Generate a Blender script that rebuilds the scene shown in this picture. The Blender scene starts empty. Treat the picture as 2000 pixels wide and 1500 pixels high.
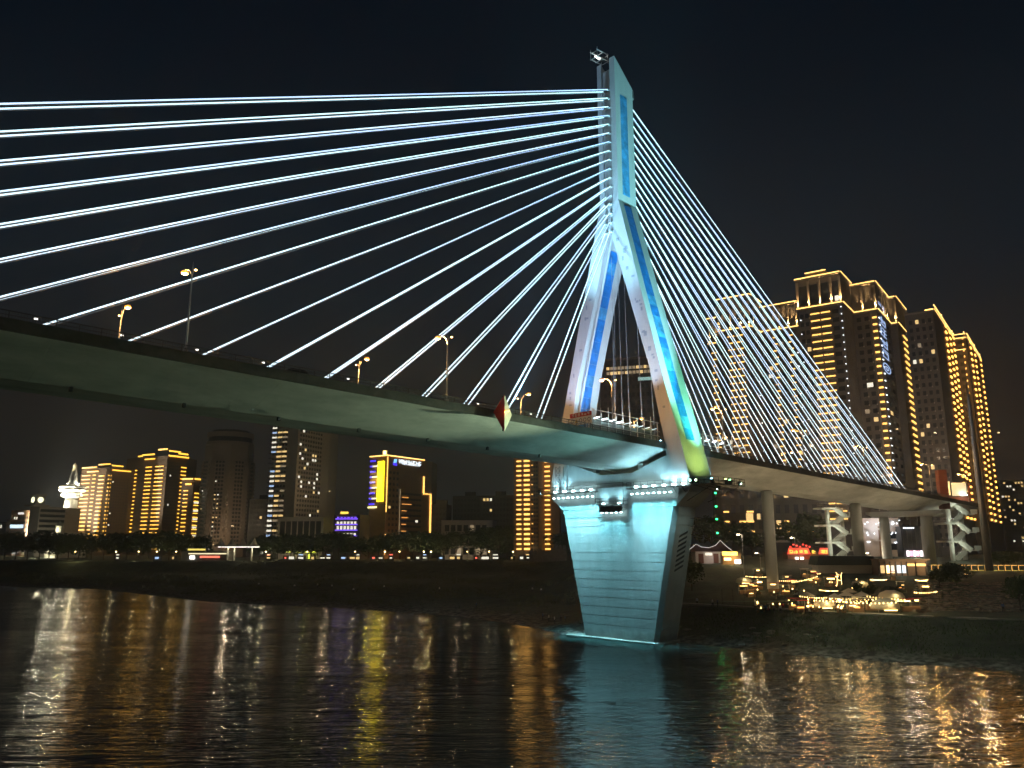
import bpy, bmesh, math, random
import numpy as np
from mathutils import Vector, Matrix
random.seed(11); np.random.seed(11)
sc = bpy.context.scene
COL = sc.collection
R = math.radians

# ------------------------------------------------------------------ camera
FPX, PITCH, CAMH = 1522.2, R(11.715), 17.21            # focal length in photo pixels, tilt, height over the river
cd = bpy.data.cameras.new('camera'); cam = bpy.data.objects.new('camera', cd); COL.objects.link(cam)
cd.sensor_width = 36; cd.lens = 36 * FPX / 2000; cd.clip_start = .5; cd.clip_end = 8000
cam.location = (0, 0, CAMH); cam.rotation_euler = (math.pi / 2 + PITCH, 0, 0)
sc.camera = cam
# ------------------------------------------------------------------ night sky: a black sky, faint blue, brownish city glow low down
w = bpy.data.worlds.new('World'); sc.world = w; w.use_nodes = True
nt = w.node_tree; nt.nodes.clear()
out = nt.nodes.new('ShaderNodeOutputWorld'); add = nt.nodes.new('ShaderNodeAddShader')
b1 = nt.nodes.new('ShaderNodeBackground'); b2 = nt.nodes.new('ShaderNodeBackground')
sky = nt.nodes.new('ShaderNodeTexSky'); sky.sky_type = 'NISHITA'; sky.sun_disc = False
sky.sun_elevation = R(-6); sky.sun_rotation = R(120)
tc = nt.nodes.new('ShaderNodeTexCoord'); sx = nt.nodes.new('ShaderNodeSeparateXYZ'); rp = nt.nodes.new('ShaderNodeValToRGB')
nt.links.new(tc.outputs['Generated'], sx.inputs[0]); nt.links.new(sx.outputs['Z'], rp.inputs[0])
cr = rp.color_ramp; cr.interpolation = 'EASE'
cr.elements[0].position = 0; cr.elements[0].color = (.0150, .0118, .0102, 1)
cr.elements[1].position = .60; cr.elements[1].color = (.0006, .0030, .0070, 1)
e = cr.elements.new(.13); e.color = (.0112, .0094, .0088, 1)
e = cr.elements.new(.33); e.color = (.0036, .0078, .0125, 1)
nt.links.new(rp.outputs[0], b1.inputs[0]); b1.inputs[1].default_value = 1
nt.links.new(sky.outputs[0], b2.inputs[0]); b2.inputs[1].default_value = .05
nt.links.new(b1.outputs[0], add.inputs[0]); nt.links.new(b2.outputs[0], add.inputs[1]); nt.links.new(add.outputs[0], out.inputs[0])
sc.view_settings.view_transform = 'Standard'; sc.view_settings.look = 'None'
sc.view_settings.exposure = 0; sc.view_settings.gamma = 1
sc.cycles.max_bounces = 3; sc.cycles.diffuse_bounces = 1; sc.cycles.glossy_bounces = 2; sc.cycles.transparent_max_bounces = 4
sc.cycles.sample_clamp_indirect = 6; sc.cycles.caustics_reflective = False; sc.cycles.caustics_refractive = False
sc.cycles.use_denoising = True; sc.cycles.volume_bounces = 0; sc.cycles.use_adaptive_sampling = True; sc.cycles.adaptive_threshold = .08; sc.cycles.adaptive_min_samples = 20

# ------------------------------------------------------------------ geometry of the view
CP, SP = math.cos(PITCH), math.sin(PITCH)
def ray(u, v):
    b = 750 - v
    return Vector((u - 1000, FPX * CP - b * SP, FPX * SP + b * CP))
def at(u, v, Y):                                        # the point seen at photo pixel u, v that stands Y metres away
    d = ray(u, v); return d * (Y / d.y) + Vector((0, 0, CAMH))
def atz(u, v, z):                                       # ... that lies at height z
    d = ray(u, v); return d * ((z - CAMH) / d.z) + Vector((0, 0, CAMH))
TX, TY, TH = 22.403, 153.322, R(45.66)                  # foot of the tower, bearing of the bridge
AX = Vector((math.sin(TH), math.cos(TH), 0)); TT = Vector((math.cos(TH), -math.sin(TH), 0))
def W(s, t, z): return Vector((TX, TY, 0)) + AX * s + TT * t + Vector((0, 0, z))
def zt(s): return 35.4 - (.019 if s < 0 else .0236) * s  # road level of the bridge

# ------------------------------------------------------------------ materials
MATS = {}
def mat(name, col, rough=.7, metal=0, var=0, vscale=1., bump=0, bscale=20., spec=.3, detail=5, stretch=None):
    if name in MATS: return MATS[name]
    m = bpy.data.materials.new(name); m.use_nodes = True; MATS[name] = m
    n = m.node_tree; b = n.nodes['Principled BSDF']
    b.inputs['Base Color'].default_value = (*col, 1); b.inputs['Roughness'].default_value = rough
    b.inputs['Metallic'].default_value = metal; b.inputs['Specular IOR Level'].default_value = spec
    if var or bump:
        t = n.nodes.new('ShaderNodeTexCoord'); mp = n.nodes.new('ShaderNodeMapping'); n.links.new(t.outputs['Object'], mp.inputs[0])
        if stretch: mp.inputs['Scale'].default_value = stretch
    if var:
        x = n.nodes.new('ShaderNodeTexNoise'); x.inputs['Scale'].default_value = vscale; x.inputs['Detail'].default_value = detail; x.inputs['Roughness'].default_value = .65
        n.links.new(mp.outputs[0], x.inputs[0])
        r = n.nodes.new('ShaderNodeValToRGB'); r.color_ramp.elements[0].position = .3; r.color_ramp.elements[1].position = .72
        r.color_ramp.elements[0].color = (*[c * (1 - var) for c in col], 1); r.color_ramp.elements[1].color = (*[min(1, c * (1 + var * .6)) for c in col], 1)
        n.links.new(x.outputs['Fac'], r.inputs[0]); n.links.new(r.outputs[0], b.inputs['Base Color'])
    if bump:
        y = n.nodes.new('ShaderNodeTexNoise'); y.inputs['Scale'].default_value = bscale; y.inputs['Detail'].default_value = 4
        n.links.new(mp.outputs[0], y.inputs[0])
        bp = n.nodes.new('ShaderNodeBump'); bp.inputs['Strength'].default_value = bump; bp.inputs['Distance'].default_value = .1
        n.links.new(y.outputs['Fac'], bp.inputs['Height']); n.links.new(bp.outputs[0], b.inputs['Normal'])
    return m
def glow(name, col, strength, sample=True):
    if name in MATS: return MATS[name]
    m = bpy.data.materials.new(name); m.use_nodes = True; MATS[name] = m
    b = m.node_tree.nodes['Principled BSDF']
    b.inputs['Base Color'].default_value = (.3, .3, .3, 1)
    b.inputs['Emission Color'].default_value = (*col, 1); b.inputs['Emission Strength'].default_value = strength
    if not sample: m.cycles.emission_sampling = 'NONE'
    return m

M_CONC = mat('tower_concrete', (.52, .53, .53), .85, var=.16, vscale=.35, bump=.25, bscale=3, stretch=(1, 1, .14))
M_PIER = mat('pier_concrete', (.46, .48, .47), .85, var=.2, vscale=.5, bump=.4, bscale=2.5, stretch=(1, 1, .45), detail=9)
def waterline(m):                                       # brown tide stain at the foot of the pier
    n = m.node_tree; b = n.nodes['Principled BSDF']; t = n.nodes.new('ShaderNodeTexCoord'); sp_ = n.nodes.new('ShaderNodeSeparateXYZ'); n.links.new(t.outputs['Object'], sp_.inputs[0])
    nz_ = n.nodes.new('ShaderNodeTexNoise'); nz_.inputs['Scale'].default_value = .7; nz_.inputs['Detail'].default_value = 6; n.links.new(t.outputs['Object'], nz_.inputs[0])
    a_ = n.nodes.new('ShaderNodeMath'); a_.operation = 'MULTIPLY_ADD'; a_.inputs[1].default_value = -3.0; n.links.new(nz_.outputs['Fac'], a_.inputs[0]); n.links.new(sp_.outputs['Z'], a_.inputs[2])
    mr = n.nodes.new('ShaderNodeMapRange'); mr.inputs[1].default_value = -.9; mr.inputs[2].default_value = .5; mr.inputs[3].default_value = .55; mr.inputs[4].default_value = 0; n.links.new(a_.outputs[0], mr.inputs[0])
    mx_ = n.nodes.new('ShaderNodeMixRGB'); mx_.inputs[2].default_value = (.12, .11, .075, 1); n.links.new(mr.outputs[0], mx_.inputs[0]); n.links.new(b.inputs['Base Color'].links[0].from_socket, mx_.inputs[1]); n.links.new(mx_.outputs[0], b.inputs['Base Color'])
waterline(M_PIER)
M_GIRD = mat('girder_concrete', (.44, .44, .41), .85, var=.34, vscale=.30, bump=.3, bscale=2, detail=10, stretch=(.5, 1, 1))
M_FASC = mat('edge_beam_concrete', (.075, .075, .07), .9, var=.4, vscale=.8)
M_ASPH = mat('asphalt', (.05, .05, .05), .9, var=.2, vscale=2)
M_DARK = mat('dark_steel', (.03, .032, .034), .5, .6)
M_RAIL = mat('railing_steel', (.10, .10, .10), .45, .5)
M_GALV = mat('galvanised_steel', (.45, .46, .47), .4, .7, var=.15, vscale=3)
M_WPIPE = mat('white_pipe', (.75, .77, .78), .5)
M_BLUE = mat('blue_panel_paint', (.012, .20, .58), .6, var=.4, vscale=.55, detail=8)
M_BLUE2 = mat('faded_blue_panel_paint', (.07, .34, .66), .6, var=.55, vscale=.5, detail=3)
M_PATCH = mat('grey_patch_paint', (.30, .33, .38), .8, var=.2)
M_RED = mat('red_paint', (.50, .02, .02), .6, var=.15)
M_WHITE = mat('white_paint', (.78, .78, .76), .6, var=.08)
M_SHEATH = mat('cable_sheath', (.22, .23, .26), .5)
M_STRIPE = mat('dark_mark_paint', (.05, .05, .05), .8)
# lights that show
G_WARM = glow('warm_led', (1, .52, .11), 2.3)
G_WARMC = glow('cornice_led', (1, .56, .15), 2.8)
G_YEL = glow('yellow_led', (1, .50, .05), 2.4)
G_YELP = glow('yellow_panel_led', (1, .74, .012), 3.4)
G_SOD = glow('sodium_lamp', (1, .30, .022), 2.6)
G_BULB = glow('warm_bulb', (1, .62, .2), 7)
G_WHITE = glow('white_lamp', (1, .96, .86), 6)
G_COOL = glow('cool_white_lamp', (.75, .95, 1), 14)
G_WINW = glow('lit_window_white', (1, .93, .75), 1.1)
G_WINY = glow('lit_window_yellow', (1, .66, .25), 1.0)
G_WIND = glow('lit_window_dim', (1, .75, .45), .28)
G_BLUE = glow('blue_led', (.06, .03, 1), 1.6)
G_PURP = glow('violet_led', (.2, .08, 1), 1.4)
G_SIGN = glow('white_sign_led', (.8, .92, 1), 1.6)
G_SIGNB = glow('pale_blue_sign_led', (.45, .62, 1), .9)
G_RED = glow('red_neon', (1, .02, .015), 2.2)
G_GREEN = glow('green_lamp', (.02, 1, .22), 6)
G_PINK = glow('pink_sign_led', (1, .45, .62), 2.)

# ------------------------------------------------------------------ builders
class MB:
    def __init__(s): s.v = []; s.f = []
    def box(s, x0, x1, y0, y1, z0, z1):
        i = len(s.v)
        s.v += [(x0, y0, z0), (x1, y0, z0), (x1, y1, z0), (x0, y1, z0), (x0, y0, z1), (x1, y0, z1), (x1, y1, z1), (x0, y1, z1)]
        s.f += [tuple(i + k for k in q) for q in ((3, 2, 1, 0), (4, 5, 6, 7), (0, 1, 5, 4), (1, 2, 6, 5), (2, 3, 7, 6), (3, 0, 4, 7))]
        return s
    def loft(s, rings, cap=True, close=True):
        i = len(s.v); n = len(rings[0])
        for r in rings: s.v += [tuple(p) for p in r]
        for k in range(len(rings) - 1):
            for j in range(n if close else n - 1):
                a = i + k * n + j; b = i + k * n + (j + 1) % n
                s.f.append((a, b, b + n, a + n))
        if cap: s.f.append(tuple(i + j for j in range(n))[::-1]); s.f.append(tuple(i + (len(rings) - 1) * n + j for j in range(n)))
        return s
    def tube(s, pts, r, n=8):
        rings = []
        pts = [Vector(p) for p in pts]
        rr = r if isinstance(r, (list, tuple)) else [r] * len(pts)
        for k, p in enumerate(pts):
            d = (pts[min(k + 1, len(pts) - 1)] - pts[max(k - 1, 0)]).normalized()
            a = d.cross(Vector((0, 0, 1)))
            if a.length < .01: a = Vector((1, 0, 0))
            a.normalize(); b = d.cross(a)
            rings.append([p + (a * math.cos(q) + b * math.sin(q)) * rr[k] for q in [2 * math.pi * j / n for j in range(n)]])
        return s.loft(rings)
    def lathe(s, prof, n=24, c=(0, 0)):
        return s.loft([[(c[0] + r * math.cos(q), c[1] + r * math.sin(q), z) for q in [2 * math.pi * j / n for j in range(n)]] for r, z in prof])
    def prism(s, poly, z0, z1):
        return s.loft([[(x, y, z0) for x, y in poly], [(x, y, z1) for x, y in poly]])
    def mesh(s, name, m, smooth=False):
        me = bpy.data.meshes.new(name); me.from_pydata(s.v, [], s.f)
        bm = bmesh.new(); bm.from_mesh(me); bmesh.ops.recalc_face_normals(bm, faces=bm.faces)
        if smooth:
            for f in bm.faces: f.smooth = True
        bm.to_mesh(me); bm.free()
        if m: me.materials.append(m)
        return me
    def build(s, name, m, parent=None, smooth=False):
        return link(name, s.mesh(name, m, smooth), parent)
def link(name, data, parent=None, loc=None, rz=None, scale=None, mw=None):
    o = bpy.data.objects.new(name, data); COL.objects.link(o)
    if parent: o.parent = parent
    if mw is not None: o.matrix_local = mw
    else:
        if loc is not None: o.location = loc
        if rz: o.rotation_euler = (0, 0, rz)
        if scale is not None: o.scale = scale
    return o
def empty(name, loc=(0, 0, 0), rz=0):
    return link(name, None, None, loc, rz)
def tag(o, label=None, cat=None, group=None, kind=None):
    if label: o['label'] = label
    if cat: o['category'] = cat
    if group: o['group'] = group
    if kind: o['kind'] = kind
    return o
_UC = {}
def ucube(m):
    if m.name not in _UC: _UC[m.name] = MB().box(-.5, .5, -.5, .5, -.5, .5).mesh('block_' + m.name, m)
    return _UC[m.name]
_UR = {}
def ucyl(m, n=8):
    k = (m.name, n)
    if k not in _UR: _UR[k] = MB().lathe([(.5, -.5), (.5, .5)], n).mesh('rod_' + m.name, m, False)
    return _UR[k]
def cube(name, m, parent, loc, size, rz=0): return link(name, ucube(m), parent, loc, rz, size)
def orient(a, b, wx, wy):
    a, b = Vector(a), Vector(b); d = b - a
    q = d.to_track_quat('Z', 'Y')
    return Matrix.Translation((a + b) / 2) @ q.to_matrix().to_4x4() @ Matrix.Diagonal((wx, wy, d.length, 1))
def rod(name, m, parent, a, b, dia, n=8): return link(name, ucyl(m, n), parent, mw=orient(a, b, dia, dia))
def bar(name, m, parent, a, b, wx, wy): return link(name, ucube(m), parent, mw=orient(a, b, wx, wy))
def spot(name, loc, target, power, col, angle=60, blend=.6, size=.15, parent=None):
    l = bpy.data.lights.new(name, 'SPOT'); l.energy = power; l.color = col; l.spot_size = R(angle); l.spot_blend = blend; l.shadow_soft_size = size
    o = bpy.data.objects.new(name, l); COL.objects.link(o)
    o.location = loc; o.rotation_euler = (Vector(target) - Vector(loc)).to_track_quat('-Z', 'Y').to_euler()
    if parent: o.parent = parent
    return o
def point(name, loc, power, col, size=.2, parent=None):
    l = bpy.data.lights.new(name, 'POINT'); l.energy = power; l.color = col; l.shadow_soft_size = size
    o = bpy.data.objects.new(name, l); COL.objects.link(o); o.location = loc
    if parent: o.parent = parent
    return o
ORD = 'first second third fourth fifth sixth seventh eighth ninth tenth eleventh twelfth thirteenth fourteenth fifteenth sixteenth seventeenth eighteenth nineteenth twentieth'.split()
ORD += ['twenty-' + o for o in ORD[:9]] + ['thirtieth'] + ['thirty-' + o for o in ORD[:9]] + ['fortieth'] + ['forty-' + o for o in ORD[:9]] + ['fiftieth'] + ['fifty-' + o for o in ORD[:9]]

# ------------------------------------------------------------------ river, banks
SHORE = [(-2500, 1500), (-900, 700), *[tuple(atz(u, v, 0).xy) for u, v in ((0, 1144), (200, 1151), (400, 1175), (650, 1187), (880, 1202), (1000, 1218), (1110, 1240))],
         (25.5, 152), (38, 141), *[tuple(atz(u, v, 0).xy) for u, v in ((1480, 1272), (1700, 1290), (2000, 1310))], (170, 92), (2500, -300)]
TOP = [(-2500, 1700), (-900, 800), (-300, 420), (-100, 402), (10, 398), (33, 345), (44, 262), (54, 232), (72, 232), (100, 236), (130, 234), (200, 228), (2600, 60)]
def dist_poly(P, poly):
    best = np.full(len(P), 1e9); side = np.zeros(len(P))
    for a, b in zip(poly[:-1], poly[1:]):
        a = np.array(a); b = np.array(b); d = b - a; L2 = d @ d
        k = np.clip(((P - a) @ d) / L2, 0, 1); q = a + k[:, None] * d; r = P - q
        dd = np.hypot(r[:, 0], r[:, 1]); s = d[0] * (P[:, 1] - a[1]) - d[1] * (P[:, 0] - a[0])
        m = dd < best; best[m] = dd[m]; side[m] = np.sign(s[m])
    return best * side
def ground_z(P):
    P = np.asarray(P, float).reshape(-1, 2)
    ds = dist_poly(P, SHORE); dt = dist_poly(P, TOP)
    wr = np.clip((P[:, 0] - 8) / 40, 0, 1); wr = wr * wr * (3 - 2 * wr)
    r = np.where(dt >= 0, 1, np.clip(ds / (ds - dt + 1e-6), 0, 1))
    zl = np.interp(r, [0, .03, .1, .5, .82, .88, .985, 1], [0, .35, .8, 2.2, 3.4, 4.2, 9.0, 9.6])
    q = np.where(dt >= 0, 1, np.clip((ds - 24) / (ds - 24 - dt + 1e-6), 0, 1))
    zr = np.where(ds < 24, np.interp(ds, [0, 1.5, 4, 21, 21.01, 24], [0, .3, 1.0, 4.9, 5.1, 5.2]), 5.2 + 4.8 * np.interp(q, [0, .02, .3, .36, .62, .68, .97, 1], [0, .0, .26, .27, .58, .59, .98, 1]) + np.clip(dt / 40, 0, 1) * 3.2)
    z = zl * (1 - wr) + zr * wr
    return np.where(ds < 0, np.maximum(ds * .12, -4), z)
def gz(x, y): return float(ground_z([(x, y)])[0])
_GY = np.arange(100, 900, .4)
def gpt(u, v):                                          # where the sight line of a photo pixel meets the ground
    d = ray(u, v); d = d / d.y
    g_ = ground_z(np.stack([d.x * _GY, d.y * _GY], 1)); hit = np.nonzero(CAMH + d.z * _GY <= g_)[0]
    if len(hit) == 0: return None
    Y = _GY[hit[0]]; return Vector((d.x * Y, Y, float(g_[hit[0]])))
xs = np.concatenate([[-3500, -2500, -1700, -1200, -900, -700, -550, -450, -380], np.arange(-330, 170, 3.2), np.arange(172, 330, 9), [360, 420, 550, 800, 1300, 2500, 3500]])
ys = np.concatenate([[-600, -300, -100, 0, 40], np.arange(70, 460, 3.0), np.arange(470, 800, 18), [850, 1000, 1300, 1800, 2600, 4000, 6500]])
GX, GY = np.meshgrid(xs, ys); PP = np.stack([GX.ravel(), GY.ravel()], 1); ZZ = ground_z(PP)
rough = np.sin(PP[:, 0] * .9 + np.sin(PP[:, 1] * .37) * 2) * np.sin(PP[:, 1] * .77 + np.sin(PP[:, 0] * .41) * 2)
ZZ = ZZ + np.where((ZZ > .3) & (ZZ < 8), rough * .16 + np.random.rand(len(ZZ)) * .16, 0)
nx = len(xs); faces = [(j * nx + i, j * nx + i + 1, (j + 1) * nx + i + 1, (j + 1) * nx + i) for j in range(len(ys) - 1) for i in range(nx - 1)]
me = bpy.data.meshes.new('river_bank'); me.from_pydata([(a, b, c) for (a, b), c in zip(PP, ZZ)], [], faces)
m = mat('bank_earth_and_grass', (.050, .062, .040), .95, var=.65, vscale=.22, bump=.8, bscale=1.4, detail=9)
n = m.node_tree; bs = n.nodes['Principled BSDF']
geo = n.nodes.new('ShaderNodeNewGeometry'); sp = n.nodes.new('ShaderNodeSeparateXYZ'); n.links.new(geo.outputs['Position'], sp.inputs[0])
rm = n.nodes.new('ShaderNodeMapRange'); rm.inputs[1].default_value = .2; rm.inputs[2].default_value = 1.6; n.links.new(sp.outputs['Z'], rm.inputs[0])
nz = n.nodes.new('ShaderNodeTexNoise'); nz.inputs['Scale'].default_value = .9; nz.inputs['Detail'].default_value = 8
n.links.new(geo.outputs['Position'], nz.inputs[0])
rr_ = n.nodes.new('ShaderNodeValToRGB'); rr_.color_ramp.elements[0].color = (.05, .048, .04, 1); rr_.color_ramp.elements[1].color = (.27, .26, .23, 1)
rr_.color_ramp.elements[0].position = .4; rr_.color_ramp.elements[1].position = .68
n.links.new(nz.outputs['Fac'], rr_.inputs[0])
mx = n.nodes.new('ShaderNodeMixRGB'); n.links.new(rm.outputs[0], mx.inputs[0]); n.links.new(rr_.outputs[0], mx.inputs[1])
old = bs.inputs['Base Color'].links[0].from_socket; n.links.new(old, mx.inputs[2]); n.links.new(mx.outputs[0], bs.inputs['Base Color'])
me.materials.append(m); bank = link('river_bank', me); bank['kind'] = 'structure'

mw_ = bpy.data.materials.new('river_water'); mw_.use_nodes = True; n = mw_.node_tree; bs = n.nodes['Principled BSDF']
bs.inputs['Base Color'].default_value = (.024, .050, .046, 1); bs.inputs['Roughness'].default_value = .10; bs.inputs['IOR'].default_value = 1.6
bs.inputs['Specular IOR Level'].default_value = .7
geo = n.nodes.new('ShaderNodeNewGeometry')
def wave(scale, stretch, detail, rough, rot=0, dist=0):
    mp = n.nodes.new('ShaderNodeMapping'); mp.inputs['Scale'].default_value = stretch; mp.inputs['Rotation'].default_value = (0, 0, rot)
    t = n.nodes.new('ShaderNodeTexNoise'); t.inputs['Scale'].default_value = scale; t.inputs['Detail'].default_value = detail; t.inputs['Roughness'].default_value = rough; t.inputs['Distortion'].default_value = dist
    n.links.new(geo.outputs['Position'], mp.inputs[0]); n.links.new(mp.outputs[0], t.inputs[0]); return t.outputs['Fac']
def mth(op, a, b):
    q = n.nodes.new('ShaderNodeMath'); q.operation = op
    for i, x in enumerate((a, b)):
        if isinstance(x, (int, float)): q.inputs[i].default_value = x
        else: n.links.new(x, q.inputs[i])
    return q.outputs[0]
fine = wave(1.15, (.34, 1.35, 1), 3, .55, R(5), .4); mid = wave(.17, (.35, 1.4, 1), 3, .5, R(-8), 1.0); big = wave(.035, (.5, 1.2, 1), 2, .5, R(20), 1.5)
calm = n.nodes.new('ShaderNodeMapRange'); calm.inputs[1].default_value = .38; calm.inputs[2].default_value = .62; calm.inputs[3].default_value = .35; calm.inputs[4].default_value = 1.15
n.links.new(big, calm.inputs[0])
hgt = mth('ADD', mth('MULTIPLY', mth('MULTIPLY', fine, .16), calm.outputs[0]), mth('MULTIPLY', mid, .25))
bp = n.nodes.new('ShaderNodeBump'); bp.inputs['Strength'].default_value = 1; bp.inputs['Distance'].default_value = 1.0
n.links.new(hgt, bp.inputs['Height']); n.links.new(bp.outputs[0], bs.inputs['Normal'])
me = bpy.data.meshes.new('river_water'); me.from_pydata([(-4000, -800, 0), (4000, -800, 0), (4000, 6000, 0), (-4000, 6000, 0)], [], [(0, 1, 2, 3)]); me.materials.append(mw_)
link('river_water', me)['kind'] = 'structure'

# ------------------------------------------------------------------ the bridge: one thing
BR = empty('cable_stayed_bridge', (TX, TY, 0), math.pi / 2 - TH)
tag(BR, 'floodlit cable-stayed bridge with white inverted-Y tower and glowing cable fans', 'bridge')
def L(s, t, z): return (s, -t, z)
def Lv(p): return (p[0], -p[1], p[2])
def hd(z): return 3.7 if z < 40 else max(3.05, 3.7 - (z - 40) * .65 / 48)

# --- girder
def section(s):
    z = zt(s)
    return [L(s, 11.7, z), L(s, 11.7, z - .55), L(s, 10.9, z - .95), L(s, 3.2, z - 3.7), L(s, -3.2, z - 3.7), L(s, -10.9, z - .95), L(s, -11.7, z - .55), L(s, -11.7, z)]
SEG = 12.0
g = empty('girder'); g.parent = BR
k = 0; s0 = -200.0
while s0 < 190:                                        # cast segments with visible joints
    s1 = min(s0 + SEG, 190)
    mb = MB().loft([[Vector(p) for p in section(s0 + .012)], [Vector(p) for p in section(s1 - .012)]])
    mb.build('girder_segment', M_GIRD, g); s0 = s1
mb = MB()
for a, b in ((-200, 0), (0, 190)):
    mb.loft([[L(a, 11.0, zt(a) + .004), L(a, -11.0, zt(a) + .004), L(a, -11.0, zt(a) + .02), L(a, 11.0, zt(a) + .02)], [L(b, 11.0, zt(b) + .004), L(b, -11.0, zt(b) + .004), L(b, -11.0, zt(b) + .02), L(b, 11.0, zt(b) + .02)]])
mb.build('roadway', M_ASPH, g)
def along(name, m, parent, a, b, t, dz0, dz1, wt):
    mb = MB(); cuts = [a] + ([0] if a < 0 < b else []) + [b]
    for p, q in zip(cuts[:-1], cuts[1:]):
        mb.loft([[L(x, t - wt, zt(x) + dz0), L(x, t + wt, zt(x) + dz0), L(x, t + wt, zt(x) + dz1), L(x, t - wt, zt(x) + dz1)] for x in (p, q)])
    return mb.build(name, m, parent)
for sd in (1, -1):
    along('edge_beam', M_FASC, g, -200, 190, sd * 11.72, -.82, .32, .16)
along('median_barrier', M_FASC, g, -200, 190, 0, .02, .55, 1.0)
# drain outlets hanging under the girder
for s in np.arange(-112, -20, 12.0):
    cube('drain_outlet', M_DARK, g, L(s, 3.3, zt(s) - 3.85), (.35, .35, .55))
# --- railings
posts_s = np.arange(-120, 160, 2.0)
for sd in (1, -1):
    rl = empty('railing'); rl.parent = BR
    for dz, wd in ((1.12, .05), (.72, .03), (.40, .03)):
        along('rail', M_RAIL, rl, -200, 190, sd * 11.66, dz - wd, dz + wd, .04)
    if sd > 0:
        pm = ucube(M_RAIL)
        for s in posts_s:
            if -3.9 < s < 3.9: continue
            link('post', pm, rl, L(s, sd * 11.66, zt(s) + .71), None, (.09, .09, .84))
        mb = MB()
        for s in np.arange(-120, 160, .25):
            x, y, z = L(s, 11.66, zt(s)); mb.box(x - .012, x + .012, y - .012, y + .012, z + .32, z + 1.1)
        mb.build('balusters', M_RAIL, rl)['kind'] = 'stuff'
    else:
        mb = MB()
        for s in np.arange(-190, 188, 2.0):
            x, y, z = L(s, -11.66, zt(s)); mb.box(x - .045, x + .045, y - .045, y + .045, z + .3, z + 1.1)
        mb.build('far_posts', M_RAIL, rl)['kind'] = 'stuff'
# --- pier: concrete lifts with open joints, footing slab, head with a notch for the girder
pr = empty('pier'); pr.parent = BR
def pier_ring(z, inset=0):
    wb = 8.32 + (13.7 - 8.32) * z / 24.2 - inset; d = 3.52 - inset; c = .75
    return [L(-d, -wb + c * .3, z), L(-d, wb - c, z), L(-d + c, wb, z), L(d - c, wb, z), L(d, wb - c, z), L(d, -wb + c, z), L(d - c, -wb, z), L(-d + c * .3, -wb, z)]
zz = [-3, 2.6] + [2.6 + i * (24.2 - 2.6) / 13 for i in range(1, 14)]
for a, b in zip(zz[:-1], zz[1:]):
    off = random.uniform(-.006, .006)
    MB().loft([pier_ring(a + .055, off), pier_ring(b - .055, off)]).build('concrete_lift', M_PIER, pr)
MB().loft([pier_ring(-3, .13), pier_ring(24.2, .13)]).build('core', M_PIER, pr)
def poly_part(name, m, parent, poly, hf, hb=None):      # front outline in t, z pushed through the depth of the tower
    hb = hb or hf
    return MB().loft([[L(-hf(z), t, z) for t, z in poly], [L(hb(z), t, z) for t, z in poly]]).build(name, m, parent)
d0 = lambda z: 3.5 + .05 * max(0, min(1, (z - 24.2) / 3)) * 3.4
poly_part('pier_flare', M_PIER, pr, [(-13.7, 24.23), (13.7, 24.23), (16.4, 26.6), (17.1, 28.2), (-17.1, 28.2), (-16.4, 26.6)], d0)
poly_part('pier_head', M_CONC, pr, [(-16.0, 28.23), (16.0, 28.23), (12.3, 33.6), (10.8, 33.2), (3.8, 30.75), (-3.8, 30.75), (-10.8, 33.2), (-12.3, 33.6)], lambda z: 3.2)
MB().box(-4.9, 3.9, -8.9, 11.9, -1.2, .28).build('footing_slab', M_PIER, pr)
for t in (-3.0, 3.0): cube('bearing_block', M_CONC, pr, L(-2.4, t * 1.9, 31.9), (1.2, 1.2, 1.0))
for i in range(8):                                     # diagonal mark stripes on the upstream side of the pier
    z = 12.9 + i * .86; wb = 8.32 + 5.38 * z / 24.2
    lean = 5.38 / 24.2
    p = [(-1.3, z - .35), (1.2, z + .55), (1.2, z + .95), (-1.3, z + .05)]
    rg = lambda o: [L(s, 8.32 + lean * zz_ + o, zz_) for s, zz_ in p]
    MB().loft([rg(.0), rg(.035)]).build('mark_stripe', M_STRIPE, pr)
# --- tower: two legs and the mast
tw = empty('tower'); tw.parent = BR
for sd in (1, -1):
    leg = [(17.0, 28.23), (15.06, 36.5), (12.5, 46.0), (7.2, 67.3), (3.15, 84.0), (2.45, 87.0), (0.02, 87.0), (0.02, 81.2), (8.95, 50.5), (11.15, 39.6), (11.95, 35.0), (12.6, 28.23)]
    poly_part('leg', M_CONC, tw, [(t * sd, z) for t, z in leg], hd)
# mast: core with a flange on each side, so that the cables land in a groove
def mast_box(name, t0, t1, f, b, z0, z1f, z1b, m=M_CONC):
    MB().loft([[L(-f, t0, z0), L(-f, t1, z0), L(b, t1, z0), L(b, t0, z0)], [L(-f, t0, z1f), L(-f, t1, z1f), L(b, t1, z1b), L(b, t0, z1b)]]).build(name, m, tw)
mast_box('mast_flange', -2.4, -1.25, 3.05, 3.05, 87.02, 119.8, 114.8)
mast_box('mast_flange', 1.0, 2.4, 3.05, 3.05, 87.02, 120.2, 114.9)
mast_box('mast_core', -1.24, .99, 2.55, 2.55, 87.02, 118.0, 114.6)
# groove cheeks below the mast, where the legs split
for k in range(17):
    z = 113 - 2.03 * k
    for sdir in (-1, 1):
        for t in (-.62, .62):
            f = 2.55 if z > 87 else hd(z)
            o = link('cable_socket', ucyl(M_CONC, 10), tw, mw=orient(L(sdir * (f - .1), t, z + .1), L(sdir * (f + .75), t, z - .35), .5, .5))
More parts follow.
